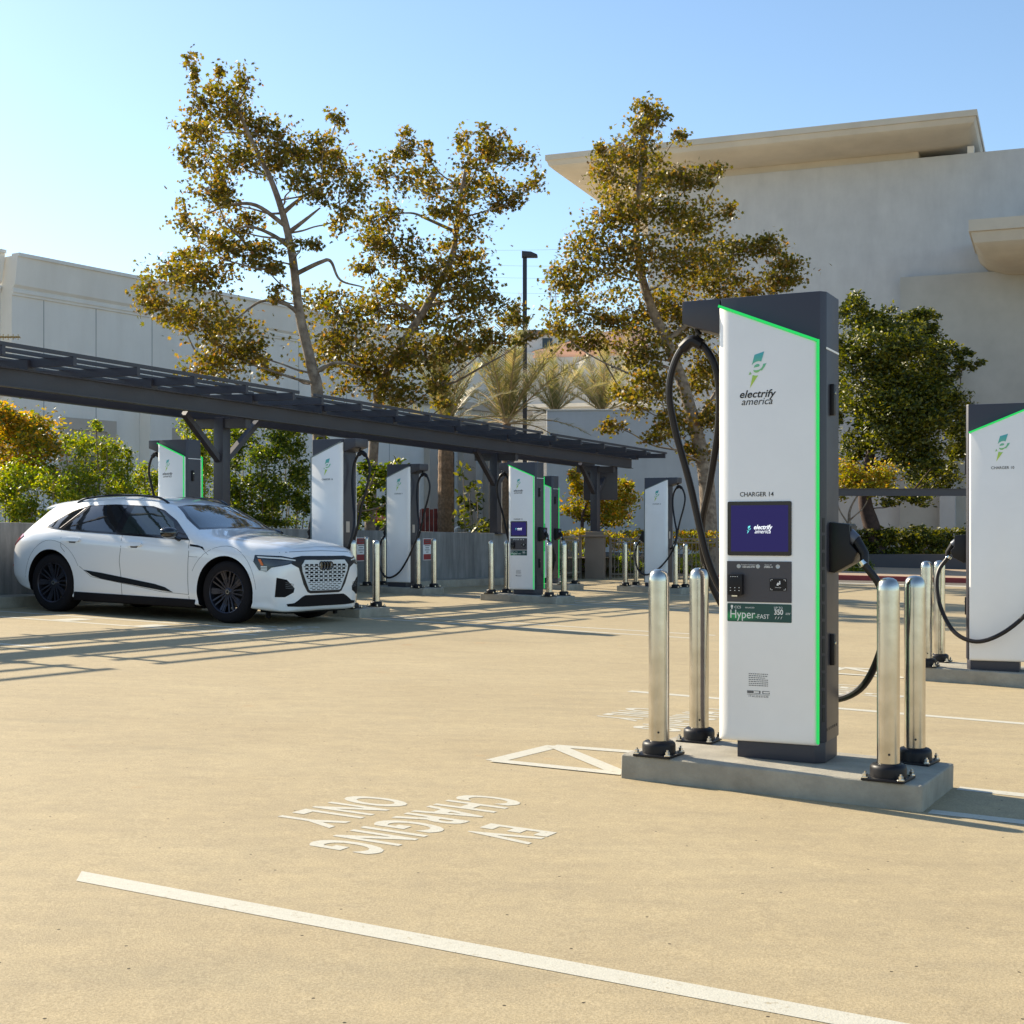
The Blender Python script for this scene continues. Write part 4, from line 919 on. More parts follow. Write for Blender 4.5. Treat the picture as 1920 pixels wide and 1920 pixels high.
for s in (1, -1):
    k = dict(sgn=s)
    dlo = [(-.74,1.005),(-.80,1.06),(-1.10,1.27),(-1.38,1.41),(-1.60,1.462),(-2.3,1.478),(-2.80,1.455),(-3.08,1.375),(-3.44,1.135),(-3.40,1.115),(-2.9,1.080),(-2.0,1.045),(-1.2,1.015)]
    project('window_surround', [spg(dlo)], SIDE, M['gloss'], .003, **k)
    project('side_window', [spg([(-.98,1.055),(-1.13,1.245),(-1.40,1.39),(-1.62,1.44),(-1.93,1.452),(-1.96,1.072)])], SIDE, M['tint2'], .0055, **k)
    project('side_window', [spg([(-2.08,1.078),(-2.06,1.455),(-2.4,1.457),(-2.76,1.437),(-3.02,1.108)])], SIDE, M['tint'], .0055, **k)
    project('side_window', [spg([(-2.86,1.425),(-3.05,1.36),(-3.38,1.138),(-3.13,1.115)])], SIDE, M['tint'], .0055, **k)
    project('window_bright', [spg([(-2.83,1.41),(-3.09,1.115),(-3.105,1.115),(-2.845,1.41)])], SIDE, M['rim'], .0065, res=.1, **k)
    # door gaps and arch seams
    seams = [strip([(-.60,1.00),(-.57,.85),(-.58,.5),(-.56,.27)], .007), strip([(-1.72,1.05),(-1.69,.9),(-1.71,.7),(-1.68,.45),(-1.67,.27)], .007),
             strip([(-2.78,1.08),(-2.74,.98),(-2.73,.86),(-2.66,.80)], .006), strip(arc(-WB, WR, .56, 25, 175), .004), strip(arc(0, WR, .56, 5, 155), .004),
             strip([(-.57,.80),(-.43,.80)], .004), strip([(-.36,.90),(-.26,.83)], .004),
             strip([(-2.40,.62),(-2.20,.49),(-1.0,.345),(-.57,.33)], .005)]
    project('panel_gaps', [sp(q) for q in seams], SIDE, M['gap'], .0012, inset=.002, res=.06, **k)
    project('side_trim', [sp([(-2.32,.575),(-2.18,.505),(-2.0,.465),(-1.0,.362),(-.82,.348),(-.95,.405),(-1.12,.44),(-2.0,.545)])], SIDE, M['gloss'], .006, **k)
    mb = MB(); mb.prism([(-2.50,.175),(-.46,.175),(-.46,.272),(-2.50,.285)], .80, .951, Matrix(((1,0,0,0),(0,0,s,0),(0,1,0,0),(0,0,0,1)))); mb.build('sill', M['matte'], bodyo, bevel=.01)
    project('wing_vent', [sp([(-.57,.955),(-.57,.93),(-.40,.915),(-.32,.885),(-.36,.925),(-.44,.945)])], SIDE, M['gloss'], .003, **k)
    for hx, hz in ((-1.46,.925),(-2.52,.96)):
        project('handle_recess', [sp([(hx-.06,hz-.042),(hx+.04,hz-.042),(hx+.07,hz),(hx-.09,hz)])], SIDE, M['gap'], .003, inset=.002, **k)
        h = project('door_handle', [sp(arc(hx-.1, hz, .022, 90, 270, 6)+arc(hx+.1, hz, .022, -90, 90, 6))], SIDE, M['paint'], .030, res=.03, **k)
    project('tail_lamp', [sp([(-3.60,.99),(-3.66,1.015),(-3.78,1.00),(-3.90,.90),(-3.93,.84),(-3.85,.85)])], SIDE, M['tail'], .010, **k)
    project('reflector', [sp([(-3.82,.60),(-3.93,.60),(-3.93,.575),(-3.84,.575)])], SIDE, M['tail'], .006, **k)
    # front: head lamp seen from 40 degrees
    HA = R(38); hk = lambda pts: [( (y)*1.0, z) for y, z in pts]
    def fa(pts):   # (x,y,z) hints -> a,z in the frame of HA
        ex = Vector((-math.sin(HA), math.cos(HA), 0)); return [((Vector((fx(x), y, 0))-Vector((-1.5,0,0))).dot(ex), (z-.015) if z < .66 else .862+(z-.865)*1.22-.012) for x, y, z in pts]
    project('headlamp', [fa([(.52,.93,.865),(.50,.94,.80),(.58,.92,.715),(.68,.89,.70),(.74,.86,.745),(.86,.68,.775),(.91,.56,.80),(.90,.56,.835),(.80,.74,.860)])], HA, M['gloss'], .004, res=.02, **k)
    project('lamp_strip', [fa([(.55,.925,.852),(.80,.74,.843),(.895,.57,.822),(.895,.57,.812),(.80,.74,.828),(.57,.922,.838)])], HA, M['lampw'], .007, res=.02, parent=bodyo, **k)
    project('lamp_lens', [fa([(.62,.90,.825),(.80,.74,.815),(.875,.60,.808),(.80,.74,.775),(.70,.88,.755),(.65,.895,.775)])], HA, M['lampd'], .007, res=.02, **k)
    project('amber_lamp', [fa([(.565,.922,.825),(.60,.91,.825),(.645,.90,.765),(.61,.91,.765)])], HA, M['amber'], .009, res=.02, **k)
    project('lamp_bars', [fa([(.60,.91,.757-i*.014),(.69,.885,.757-i*.014),(.69,.885,.749-i*.014),(.605,.91,.749-i*.014)]) for i in range(4)], HA, M['lampw'], .008, res=.02, **k)
    project('air_intake', [fa([(.79,.82,.60),(.78,.83,.365),(.86,.72,.365),(.905,.60,.42),(.905,.585,.47),(.86,.70,.575)])], HA, M['matte'], .003, res=.02, **k)
    project('intake_slats', [fa([(.86,.72,.545-i*.022),(.905,.60,.52-i*.018),(.905,.60,.515-i*.018),(.86,.72,.538-i*.022)]) for i in range(4)], HA, M['gap'], .005, res=.03, **k)
FR = 0.0
project('grille_surround', [[(-.62,.825),(-.45,.845),(.45,.845),(.62,.825),(.66,.75),(.54,.70),(.44,.50),(.36,.405),(.30,.385),(-.30,.385),(-.36,.405),(-.44,.50),(-.54,.70),(-.66,.75)]], FR, M['black'], .005, res=.04)
hexa = [(-.42,.795),(.42,.795),(.49,.735),(.475,.66),(.335,.430),(.30,.418),(-.30,.418),(-.335,.430),(-.475,.66),(-.49,.735)]
gr = project('grille', [hexa], FR, mat('grille_white',(.62,.66,.68),.3), .009, res=.04)
slots = []
rowz = [.735,.715,.690,.668,.643,.620,.595,.570,.545,.520,.495,.472,.450,.430]
for ri, z in enumerate(rowz):
    hw = .455 if z > .70 else .455-(.70-z)*.55; h = (.024 if ri % 2 == 0 and z > .53 else .009); pit = .098 if True else 0; off_ = (ri//1 % 2)*pit/2; w = .066
    x = -math.ceil(hw/pit)*pit+off_
    while x < hw:
        a0, a1 = max(x-w/2, -hw), min(x+w/2, hw)
        if a1-a0 > .03 and not (abs((a0+a1)/2) < .125 and z > .68): slots.append([(a0,z-h/2),(a1,z-h/2),(a1,z+h/2),(a0,z+h/2)])
        x += pit
project('grille_slots', slots, FR, M['matte'], .0105, res=.05, inset=.003, parent=gr, smooth=False)
rings = []
for i in range(4):
    cx = -.099+i*.066; o_ = arc(cx, .735, .049, 0, 360, 20)[:-1]; rings.append(o_)
lg = MB(); 
for i in range(4): 
    hit = bvh.ray_cast(Vector((6, -.090+i*.060, .728)), Vector((-1,0,0)))[0]
    prf = [(.0485+.0075*math.cos(t), .007*math.sin(t)) for t in [2*math.pi*j/8 for j in range(8)]]
    lg.lathe(prf, 28, Matrix.Translation((.825, -.090+i*.060, .728)) @ Matrix.Rotation(R(90),4,'Y') @ Matrix.Rotation(R(8),4,'X'), closed=True)
project('badge_backing', [strip([(-.115,.728),(.115,.728)], .085)], FR, M['gloss'], .012, res=.03, parent=gr)
lg.build('ring_badge', M['gloss'], gr, smooth=True)
project('lower_intake', [[(-.72,.265),(-.70,.235),(-.45,.225),(.45,.225),(.70,.235),(.72,.265),(.60,.275),(.46,.345),(.40,.365),(-.40,.365),(-.46,.345),(-.60,.275)]], FR, M['matte'], .006, res=.04)
mb = MB(); mb.box((.30,-.62,.14),(.70,.62,.19)); mb.box((-3.6,-.6,.19),(-3.2,.6,.26)); mb.box((-2.5,-.79,.155),(-.45,.79,.21)); mb.build('underbody', M['matte'], bodyo)
for s in (-1,1): mb = MB(); mb.box((.47,s*.70-.03,.08),(.50,s*.70+.03,.18)); mb.build('air_flap', M['matte'], bodyo)
# windscreen, rear window, bonnet creases
project('windscreen_surround', [[(-.77,1.150),(-.45,1.172),(0,1.18),(.45,1.172),(.77,1.150),(.70,1.30),(.585,1.462),(.40,1.495),(0,1.507),(-.40,1.495),(-.585,1.462),(-.70,1.30)]], FR, M['gloss'], .003, res=.05, zmap=True)
project('windscreen', [[(-.735,1.170),(-.45,1.19),(0,1.198),(.45,1.19),(.735,1.170),(.665,1.31),(.555,1.447),(.38,1.475),(0,1.486),(-.38,1.475),(-.555,1.447),(-.665,1.31)]], FR, M['wsg'], .005, res=.05, zmap=True)
project('rear_window', [[(-.58,1.10),(.58,1.10),(.50,1.42),(-.50,1.42)]], R(180), M['tint'], .004, res=.05, zmap=True)
project('bonnet_gap', [strip([(.765,.885),(.60,.895),(.30,.905),(0,.91),(-.30,.905),(-.60,.895),(-.765,.885)], .006)], FR, M['gap'], .001, inset=.002, res=.06)
# spoiler, roof rails, mirrors, aerial
sp_ = MB(); rows = [(-3.05,.0,.012,.50),(-3.22,-.022,.020,.53),(-3.37,-.05,.016,.56),(-3.44,-.064,.005,.56)]; vs = []
zs_ = lambda f: bvh.ray_cast(Vector((-3.05, f*.56, 4)), Vector((0,0,-1)))[0].z
for x, z, th, hw in rows:
    for y in np.linspace(-hw, hw, 13): zz_ = zs_(y/hw); vs += [(x, y, zz_+z+.008), (x, y, zz_+z-th)]
m_ = 26; fs = []
for i in range(3):
    for j in range(12): a = i*m_+j*2; fs += [(a, a+2, a+m_+2, a+m_), (a+1, a+m_+1, a+m_+3, a+3)]
    fs += [(i*m_, (i+1)*m_, (i+1)*m_+1, i*m_+1), (i*m_+24, i*m_+25, (i+1)*m_+25, (i+1)*m_+24)]
fs += [(3*m_+j*2, 3*m_+j*2+2, 3*m_+j*2+3, 3*m_+j*2+1) for j in range(12)]
sp_.add(vs, fs).build('spoiler', M['paint'], bodyo, smooth=True)
for s in (1, -1):
    pts = []
    for x, dz in ((-1.42,.0),(-1.50,.025),(-1.65,.040),(-2.0,.045),(-2.5,.045),(-2.85,.040),(-3.02,.025),(-3.12,.0)):
        x = gxm(x)-.0; y_ = .585 if x > -2.75 else .57; h = bvh.ray_cast(Vector((x, y_*s, 4)), Vector((0,0,-1)))[0]; pts.append((x, y_*s, h.z+dz))
    mb = MB(); mb.tube(spline(pts, 5), .016, 8); mb.build('roof_rail', M['gloss'], bodyo, smooth=True)
    # mirror
    mb = MB(); prof = []
    for x, a_, b_ in ((.095,.001,.001),(.085,.045,.035),(.05,.085,.055),(0,.105,.066),(-.05,.105,.068),(-.075,.098,.062)):
        prof.append([( -.78+x, s*(1.065+a_*math.cos(t)), 1.085+b_*math.sin(t)+(.012 if math.sin(t) > 0 else 0)) for t in [2*math.pi*k_/20 for k_ in range(20)]])
    for p in prof: mb.v += p
    for i in range(5):
        for k_ in range(20): mb.f.append([i*20+k_, i*20+(k_+1)%20, (i+1)*20+(k_+1)%20, (i+1)*20+k_]); mb.m.append(0)
    mb.f.append([100+k_ for k_ in range(20)]); mb.m.append(0)
    mi = mb.build('wing_mirror', M['gloss'], bodyo, smooth=True)
    mb = MB(); mb.tube([(-.76, s*.90, 1.005),(-.78, s*.97, 1.03),(-.79, s*1.02, 1.05)], [.03,.024,.02], 8); mb.build('mirror_foot', M['gloss'], mi, smooth=True)
# faint driver seat silhouettes omitted behind tinted glass; wheels
def wheel(x, s):
    w = empty('wheel', (x, s*.79, WR)); w.parent = car; mb = MB()
    prof = [(.255,-.125),(.30,-.132),(.345,-.130),(.372,-.115),(.384,-.09),(.386,0),(.384,.09),(.372,.115),(.345,.130),(.30,.132),(.268,.127),(.262,.115),(.262,0)]
    Mx = Matrix.Rotation(R(-90)*s, 4, 'X')      # local z -> outward
    mb.lathe(prof, 64, Mx, closed=True); mb.build('tyre', M['tyre'], w, smooth=True, ang=40)
    mb = MB(); mb.lathe([(.268,.122),(.262,.128),(.252,.122),(.245,.08),(.242,-.10),(.255,-.12)], 64, Mx, cap=False)
    mb.lathe([(.0001,.10),(.030,.10),(.036,.092),(.055,.085),(.07,.07),(.07,.05),(.0001,.05)], 32, Mx)
    for k in range(10):
        a = 2*math.pi*k/10; br = Mx @ Matrix.Rotation(a, 4, 'Z')
        for j in (-1, 1):
            wd = .010
            if k % 2 == 0: pts = [(.045, j*.012, .088),(.15, j*.026, .096),(.252, j*.034, .112)]
            else: pts = [(.05, j*.010, .084),(.16, j*.014, .090),(.252, j*.016, .108)]
            for (r0,t0,z0),(r1,t1,z1) in zip(pts[:-1], pts[1:]):
                vs = []
                for (r_,t_,z_) in ((r0,t0,z0),(r1,t1,z1)):
                    for dt in (-wd, wd):
                        for dz in (0,-.028): vs.append(br @ Vector((r_, t_+dt, z_+dz)))
                mb.add(vs, [(0,2,6,4),(1,5,7,3),(0,4,5,1),(2,3,7,6),(0,1,3,2),(4,6,7,5)])
        if k % 2 == 1:
            vs = [br @ Vector(v) for v in ((.13,-.03,.083),(.252,-.042,.100),(.252,.042,.100),(.13,.03,.083),(.13,-.03,.073),(.252,-.042,.09),(.252,.042,.09),(.13,.03,.073))]
            mb.add(vs, [(0,1,2,3),(7,6,5,4),(0,4,5,1),(1,5,6,2),(2,6,7,3),(3,7,4,0)])
    mb.build('rim', M['rim'], w, smooth=True, ang=30)
    mb = MB(); mb.lathe([(.0001,-.02),(.19,-.02),(.19,.0),(.0001,.0)], 48, Mx); mb.build('brake_disc', mat('brake_steel',(.12,.11,.11),.35,metal=.8) if 'bd' not in M else M['bd'], w)
    mb = MB(); mb.lathe([(.020,.1005),(.026,.1015),(.026,.1035),(.020,.1035)], 24, Mx, closed=True); mb.lathe([(.0001,.1005),(.018,.1005),(.018,.102),(.0001,.102)], 16, Mx, mi=1); mb.build('hub_cap', [M['chrome'], M['gloss']], w)
M['bd'] = mat('brake_steel', (.12,.11,.11), .35, metal=.8)
for x in (0, -WB):
    for s in (-1, 1): wheel(x, s)
fw = G(421,1169); rw = G(100,1147); dirc = (fw-rw); cyaw = R(-28)
left = Vector((-math.sin(cyaw), math.cos(cyaw), 0)); org = fw+left*.93
car.matrix_world = Matrix.Translation((org.x, org.y, gz(org.x))) @ TM @ Matrix.Rotation(cyaw, 4, 'Z')
# ================================================ TREES AND PLANTS
def leaf_shape(kind):
    if kind == 'star':
        pts = []; lob = [(-150,.42),(-100,.62),(-50,.9),(0,1.05),(50,.9),(100,.62),(150,.42)]
        pts.append((0,-.12))
        for i, (a, r) in enumerate(lob):
            pts.append((r*.5*math.sin(R(a)), r*.5*math.cos(R(a))))
            if i < 6: a2 = (a+lob[i+1][0])/2; pts.append((.22*math.sin(R(a2)), .22*math.cos(R(a2))))
        return np.array([(0,0,0)]+[(x, y, .06*abs(x)*2) for x, y in pts]), [(0, i, i % (len(pts))+1) for i in range(1, len(pts)+1)]
    if kind == 'oval': return np.array([(0,-.5,0),(.22,-.1,.05),(.18,.25,.04),(0,.5,-.03),(-.18,.25,.04),(-.22,-.1,.05)]), [(0,1,2),(0,2,3),(0,3,4),(0,4,5)]
    return np.array([(0,-.5,0),(.26,0,.05),(0,.5,0),(-.26,0,.05)]), [(0,1,2),(0,2,3)]
def leaves_mesh(name, C, size, kind, m, parent, droop=.3, sz_var=.35, rng=RNG):
    sh, fs = leaf_shape(kind); N = len(C); k = len(sh)
    a = rng.uniform(0, 2*math.pi, N); tz = rng.uniform(-1, 1, N); ph = rng.uniform(0, 2*math.pi, N)
    nz = np.clip(np.abs(tz)*.9+.1, 0, 1); nr = np.sqrt(1-nz**2); nrm = np.stack([nr*np.cos(ph), nr*np.sin(ph), nz], 1)
    t = np.stack([np.cos(a), np.sin(a), -droop*np.ones(N)*2*rng.uniform(.2, 1, N)], 1); t -= nrm*np.sum(t*nrm, 1)[:, None]; t /= np.linalg.norm(t, axis=1)[:, None]
    b = np.cross(t, nrm); s = size*(1+rng.uniform(-sz_var, sz_var, N))
    v = C[:, None, :]+(sh[None, :, 0, None]*b[:, None, :]+sh[None, :, 1, None]*t[:, None, :]+sh[None, :, 2, None]*nrm[:, None, :])*s[:, None, None]
    v = v.reshape(-1, 3); F_ = np.array(fs); fa = (F_[None]+np.arange(N)[:, None, None]*k).reshape(-1, 3)
    me = bpy.data.meshes.new(name); me.vertices.add(len(v)); me.vertices.foreach_set('co', v.astype('f').ravel())
    me.loops.add(len(fa)*3); me.loops.foreach_set('vertex_index', fa.astype('i').ravel())
    me.polygons.add(len(fa)); me.polygons.foreach_set('loop_start', np.arange(0, len(fa)*3, 3, dtype='i')); me.polygons.foreach_set('loop_total', np.full(len(fa), 3, dtype='i'))
    me.materials.append(m); me.update(); me.validate()
    return link(name, me, parent)
def px_clumps(cl, Y, depth=.8):    # (x,y,rx,ry) in photo pixels -> centres & radii in metres at distance about Y
    out = []
    sc = Y/F
    for i, c in enumerate(cl):
        x, y, rx, ry = c[:4]; d = c[4] if len(c) > 4 else random.uniform(-1, 1)*depth
        yy = Y+d; p = P(x, y, yy); out.append((p, rx*sc, (rx+ry)/2*sc*1.0, ry*sc))
    return out
def limb(mb, a, b, r0, r1, wob=.12, n=5, seg=8):
    a, b = Vector(a), Vector(b); L = (b-a).length; pts = [a]
    for i in range(1, n): t = i/n; pts.append(a.lerp(b, t)+Vector((random.uniform(-1,1), random.uniform(-1,1), random.uniform(-.5,1)))*wob*L*.35*math.sin(math.pi*t)+Vector((0,0,-.06*L*math.sin(math.pi*t))))
    pts.append(b); pts = spline(pts, 3); m = len(pts); mb.tube(pts, [r0+(r1-r0)*(i/(m-1))**.8 for i in range(m)], seg); return pts
GROW = 1.16
def tree(name, label, cat, trunk, cl, Y, leafm, dens, size, kind='star', barkm='bark', r0=.16, group=None, depth=1.0, sub=7, spread=.42, base=None, twigs=True, droop=.3, droplo=None, trunk2=()):
    tr = [P(x, y, Y+(q[0] if q else 0)) for x, y, *q in trunk]; tr[0].z = gz(tr[0].x)-.3+(.4 if base is None else base)
    root = empty(name, (tr[0].x, tr[0].y, tr[0].z)); o0 = Vector(root.location); tag(root, label, cat, group)
    tl = [p-o0 for p in tr]; mb = MB(); sp3 = spline(tl, 6); m = len(sp3); rad = [r0*(1-.82*(i/(m-1))) for i in range(m)]; rad[0] *= 1.35; rad[1] *= 1.15
    mb.tube(sp3, rad, 12)
    for line in trunk2:
        q = [P(x, y, Y+random.uniform(-.3,.3))-o0 for x, y in line]; q[0] = min(sp3, key=lambda w: (w-q[0]).length); s2 = spline(q, 6); mb.tube(s2, [r0*.36*(1-.7*i/(len(s2)-1)) for i in range(len(s2))], 8)
    cs = px_clumps(cl, Y, depth); pts = []; nodes = [(w, rad[i], i) for i, w in enumerate(sp3)]
    cs.sort(key=lambda q_: min((w-(q_[0]-o0)).length for w in sp3))
    for (p, rx, ry, rz) in cs:
        rx *= GROW; ry *= GROW; rz *= GROW
        c = p-o0; cand = [q for q in nodes if q[0].z < c.z-.35*abs((q[0]-c).xy.length)+.15] or [nodes[0]]
        q, rq, _ = min(cand, key=lambda iq: (iq[0]-c).length+(.35 if iq[2] < 0 else 0)); nodes.append((c, rq*.6, -1))
        if (q-c).length > .25: limb(mb, q, c, min(rq*.5, .012+.010*(q-c).length), .012, n=4, seg=6)
        ns = max(4, int(sub*(rx*rz)**.5*2.2)); area = math.pi*rx*rz; nl = int(dens*area/(size*size)*14.0)
        for k in range(ns):
            v = Vector(RNG.normal(0, 1, 3)); v.normalize(); v *= random.uniform(.25, 1.0)**.6
            sc = c+Vector((v.x*rx, v.y*ry, v.z*rz)); 
            if twigs: mb.tube([c, c.lerp(sc, .6)+Vector((0,0,.04)), sc], [.010,.007,.004], 4)
            kk = max(3, nl//ns); g_ = RNG.normal(0, 1, (kk, 3))*np.array([rx, ry, rz*.8])*spread*random.uniform(.6,1.15)
            pts.append(np.array(sc)[None]+g_)
    mb.build('trunk', M[barkm], root, smooth=True, ang=60)
    leaves_mesh('crown', np.concatenate(pts), size, kind, LF[leafm], root, droop)
    return root
T1 = [(358,140,14,28),(372,185,20,30),(410,150,18,26),(466,150,18,24),(425,190,42,32),(358,238,32,14),(405,245,40,28),(465,225,32,32),(348,298,14,20),(392,310,38,28),(440,305,34,30),(500,255,32,26),(525,290,38,36),(628,235,16,26),(605,285,26,22),(565,300,42,34),(640,318,38,32),(655,365,26,34),(640,410,22,22),(385,355,38,28),(425,372,30,20),(348,398,12,20),(370,430,36,22),(440,425,46,24),(395,470,48,30),(470,470,40,28),(330,515,50,26),(292,550,32,32),(400,530,54,34),(500,505,28,20),(565,455,28,14),(370,590,46,30),(440,600,46,26),(410,650,50,30),(470,655,40,24),(400,695,52,24),(480,300,30,30),(550,340,30,24),(600,350,28,24),(520,560,24,16),(330,595,26,22),(500,690,30,20),(360,480,28,18)]
tree('sycamore_tree', 'tallest left sycamore with pale leaning trunk and thin crown above the pergola', 'tree',
     [(603,1000),(596,760),(585,690),(562,590),(548,480),(530,400),(505,330),(470,260),(440,190)], T1, 30, 'syc', 1.0, .128, r0=.15, group='sycamores behind the pergola', depth=1.3,
     trunk2=[[(560,585),(535,570),(490,565),(440,600)],[(548,470),(510,440),(470,425),(440,430)],[(538,420),(480,385),(430,385),(390,400)],[(530,400),(560,375),(600,350)],[(545,440),(575,410),(600,390)],[(566,515),(600,492),(620,490),(638,525),(680,538)],[(590,700),(630,680),(680,690)]])
T2 = [(750,275,24,28),(802,292,12,22),(742,330,32,30),(795,345,28,30),(868,262,14,20),(918,258,24,24),(955,300,32,24),(1002,345,20,20),(900,300,32,26),(872,340,36,26),(845,385,40,24),(915,368,32,26),(955,378,20,18),(720,400,32,34),(698,450,30,30),(742,465,36,28),(690,495,26,18),(866,425,36,26),(858,480,44,26),(792,510,42,28),(878,528,50,28),(925,555,38,26),(968,598,26,24),(618,560,44,22),(632,600,44,32),(712,590,56,34),(790,585,44,32),(862,595,44,30),(632,655,44,34),(712,665,56,38),(795,670,50,34),(852,650,34,28),(690,722,52,28),(765,728,42,26),(818,725,20,18),(925,640,34,18),(985,635,20,12),(880,650,28,20),(730,540,30,18),(835,760,16,14)]
tree('sycamore_tree', 'middle sycamore with dense lower crown and open top, left of the lamp post', 'tree',
     [(690,1000),(705,780),(735,680),(790,590),(835,510),(852,460),(862,380),(875,310),(885,290)], T2, 33, 'syc', 1.1, .136, r0=.13, group='sycamores behind the pergola', depth=1.5,
     trunk2=[[(840,440),(800,410),(775,400),(745,400)],[(875,310),(910,295),(955,285)],[(790,590),(740,570),(700,590)],[(800,570),(860,560),(910,560)]])
T3 = [(1210,200,20,22),(1215,238,32,24),(1268,258,18,14),(1190,280,38,30),(1130,285,14,18),(1150,328,34,34),(1220,325,38,34),(1298,340,42,26),(1348,330,18,16),(1140,400,42,34),(1230,405,50,34),(1308,415,42,34),(1372,395,14,12),(1105,480,44,34),(1190,490,58,38),(1285,490,58,38),(1375,480,42,26),(1432,465,32,22),(1490,502,34,18),(1065,530,34,26),(1090,585,46,30),(1175,580,54,34),(1268,575,54,34),(1358,545,46,30),(1428,530,38,22),(1048,618,22,18),(1115,642,38,22),(1205,655,46,34),(1298,635,46,30),(1232,725,46,30),(1180,755,34,26),(1262,790,34,26),(1150,798,22,18),(1300,715,32,30),(1310,850,30,18),(1240,820,26,14),(1340,690,26,30),(1320,780,26,26),(1380,620,30,20),(1460,530,26,14)]
tree('sycamore_tree', 'right sycamore in front of the big stucco building, trunk beside the nearest charger', 'tree',
     [(1332,1012),(1326,920),(1315,850),(1300,790),(1280,720),(1250,640),(1215,560),(1195,470),(1195,380),(1205,280),(1210,210)], T3, 40, 'syc', 1.25, .152, r0=.25, group='sycamores behind the pergola', depth=1.8,
     trunk2=[[(1305,800),(1340,740),(1370,690)],[(1290,760),(1265,700),(1230,680)],[(1250,640),(1300,600),(1350,570)]])
T4 = [(1600,590,34,30),(1660,610,44,30),(1722,598,34,24),(1605,570,18,14),(1596,670,36,38),(1690,680,62,48),(1765,680,36,36),(1812,676,22,22),(1640,750,54,40),(1738,760,56,44),(1792,820,26,48),(1615,820,38,38),(1700,845,58,42),(1748,890,38,36),(1640,905,30,20),(1700,935,46,14),(1660,640,60,40),(1740,640,30,30),(1570,740,20,50),(1690,780,70,60),(1710,720,60,50),(1600,880,30,30),(1780,760,30,30)]
tree('evergreen_tree', 'big dense dark green tree before the stucco building, right of the nearest charger', 'tree',
     [(1648,1035),(1635,990),(1622,940),(1625,880),(1650,800),(1680,720)], T4, 58, 'dark', 1.5, .17, kind='oval', barkm='darkbark', r0=.42, depth=2.2, sub=11, spread=.21, base=.5, twigs=False,
     trunk2=[[(1625,880),(1690,860),(1740,880)],[(1650,800),(1710,780),(1760,760)]])
tree('autumn_tree', 'small multi stemmed tree with yellow and orange leaves under the dark evergreen', 'tree',
     [(1592,1030),(1592,985),(1596,950),(1625,905)], [(1590,885,24,16),(1625,905,30,16),(1665,890,28,16),(1580,915,16,14),(1650,910,26,12),(1600,905,26,14)], 52, 'yellow', 1.3, .13, kind='oval', barkm='bark', r0=.09, base=.4, depth=.6,
     trunk2=[[(1592,980),(1620,950),(1635,915)],[(1590,990),(1572,950),(1575,915)]])
tree('yellow_tree', 'small yellow green tree behind the dark sign panel at the end pergola post', 'tree',
     [(1090,1000),(1092,975),(1098,950),(1110,925)], [(1075,905,16,20),(1070,890,10,12),(1095,920,20,22),(1088,950,26,18),(1150,930,30,26),(1165,950,24,22),(1130,960,32,18),(1170,915,14,14),(1110,965,24,12),(1150,975,20,10)], 41, 'yellow', 1.3, .11, kind='oval', r0=.07, barkm='darkbark', base=.4, depth=.5)
tree('autumn_tree', 'dark tree with orange yellow leaf tufts at the left edge under the pergola', 'tree',
     [(25,1000),(28,900),(40,840)], [(10,770,30,22),(60,790,28,22),(15,830,40,40),(75,850,30,34),(40,800,30,30),(60,820,40,30),(95,830,20,18),(20,880,40,30),(80,885,26,24)], 26, 'orange', 1.4, .085, kind='oval', r0=.09, barkm='darkbark', depth=.6)
tree('small_tree', 'small dark leaved tree with slanting stem between the two chargers before the wall', 'tree',
     [(655,1000),(668,960),(690,920),(705,880)], [(700,880,24,16),(730,905,22,20),(690,930,28,20),(670,955,26,18),(720,950,20,22),(735,870,18,10),(700,905,22,14),(668,985,18,12),(745,930,14,20),(725,985,14,12)], 31, 'mid', 1.0, .12, kind='oval', r0=.06, barkm='bark', depth=.6)
# shrubs
def shrub(name, label, cl, Y, leafm, dens, size, cat='shrub', group=None, kind='quad', depth=.5, spread=.36, sub=9):
    cs = px_clumps(cl, Y, depth); x0 = cs[0][0].x; root = empty(name, (x0, Y, gz(x0)+.4)); o0 = Vector(root.location); tag(root, label, cat, group); pts = []; st = MB()
    for (p, rx, ry, rz) in cs:
        c = p-o0; nl = int(dens*6.0*math.pi*rx*rz/(size*size)); ns = max(5, int(sub*(rx*rz)**.5*2.2))
        if c.z > .2: st.tube(spline([(c.x*.8, 0, -.3), (c.x*.9+.05, c.y*.5, c.z*.4), tuple(c)], 3), .012, 5)
        for k in range(ns):
            v = Vector(RNG.normal(0,1,3)); v.normalize(); v *= random.uniform(.1,1)**.5; sc = np.array(c)+np.array([v.x*rx, v.y*ry, v.z*rz])
            pts.append(sc[None]+RNG.normal(0,1,(max(3, nl//ns),3))*np.array([rx, ry*.8, rz])*spread*random.uniform(.5,1.1))
    C = np.concatenate(pts); C = C[C[:,2] > -.5]
    st.build('stems', M['bark'], root); leaves_mesh('foliage', C, size, kind, LF[leafm], root, .5)
    return root
SG = 'bright leafy shrubs above the concrete wall'
shrub('shrub', 'lowest bright green shrub above the wall at the left edge behind the car tail', [(20,900,40,36),(70,920,44,36),(10,950,44,30),(60,960,50,26),(110,950,40,30),(100,900,24,20)], 24.0, 'bright', 2.3, .062, group=SG)
shrub('shrub', 'tallest bright green shrub between the orange tree and the left charger', [(180,800,14,14),(160,825,26,20),(200,840,26,22),(140,850,26,24),(185,870,50,30),(130,900,40,34),(225,890,34,34),(180,930,60,34),(250,930,34,30),(150,960,60,24),(230,960,50,24),(120,820,8,10),(240,850,14,14)], 25.0, 'bright', 2.3, .062, group=SG)
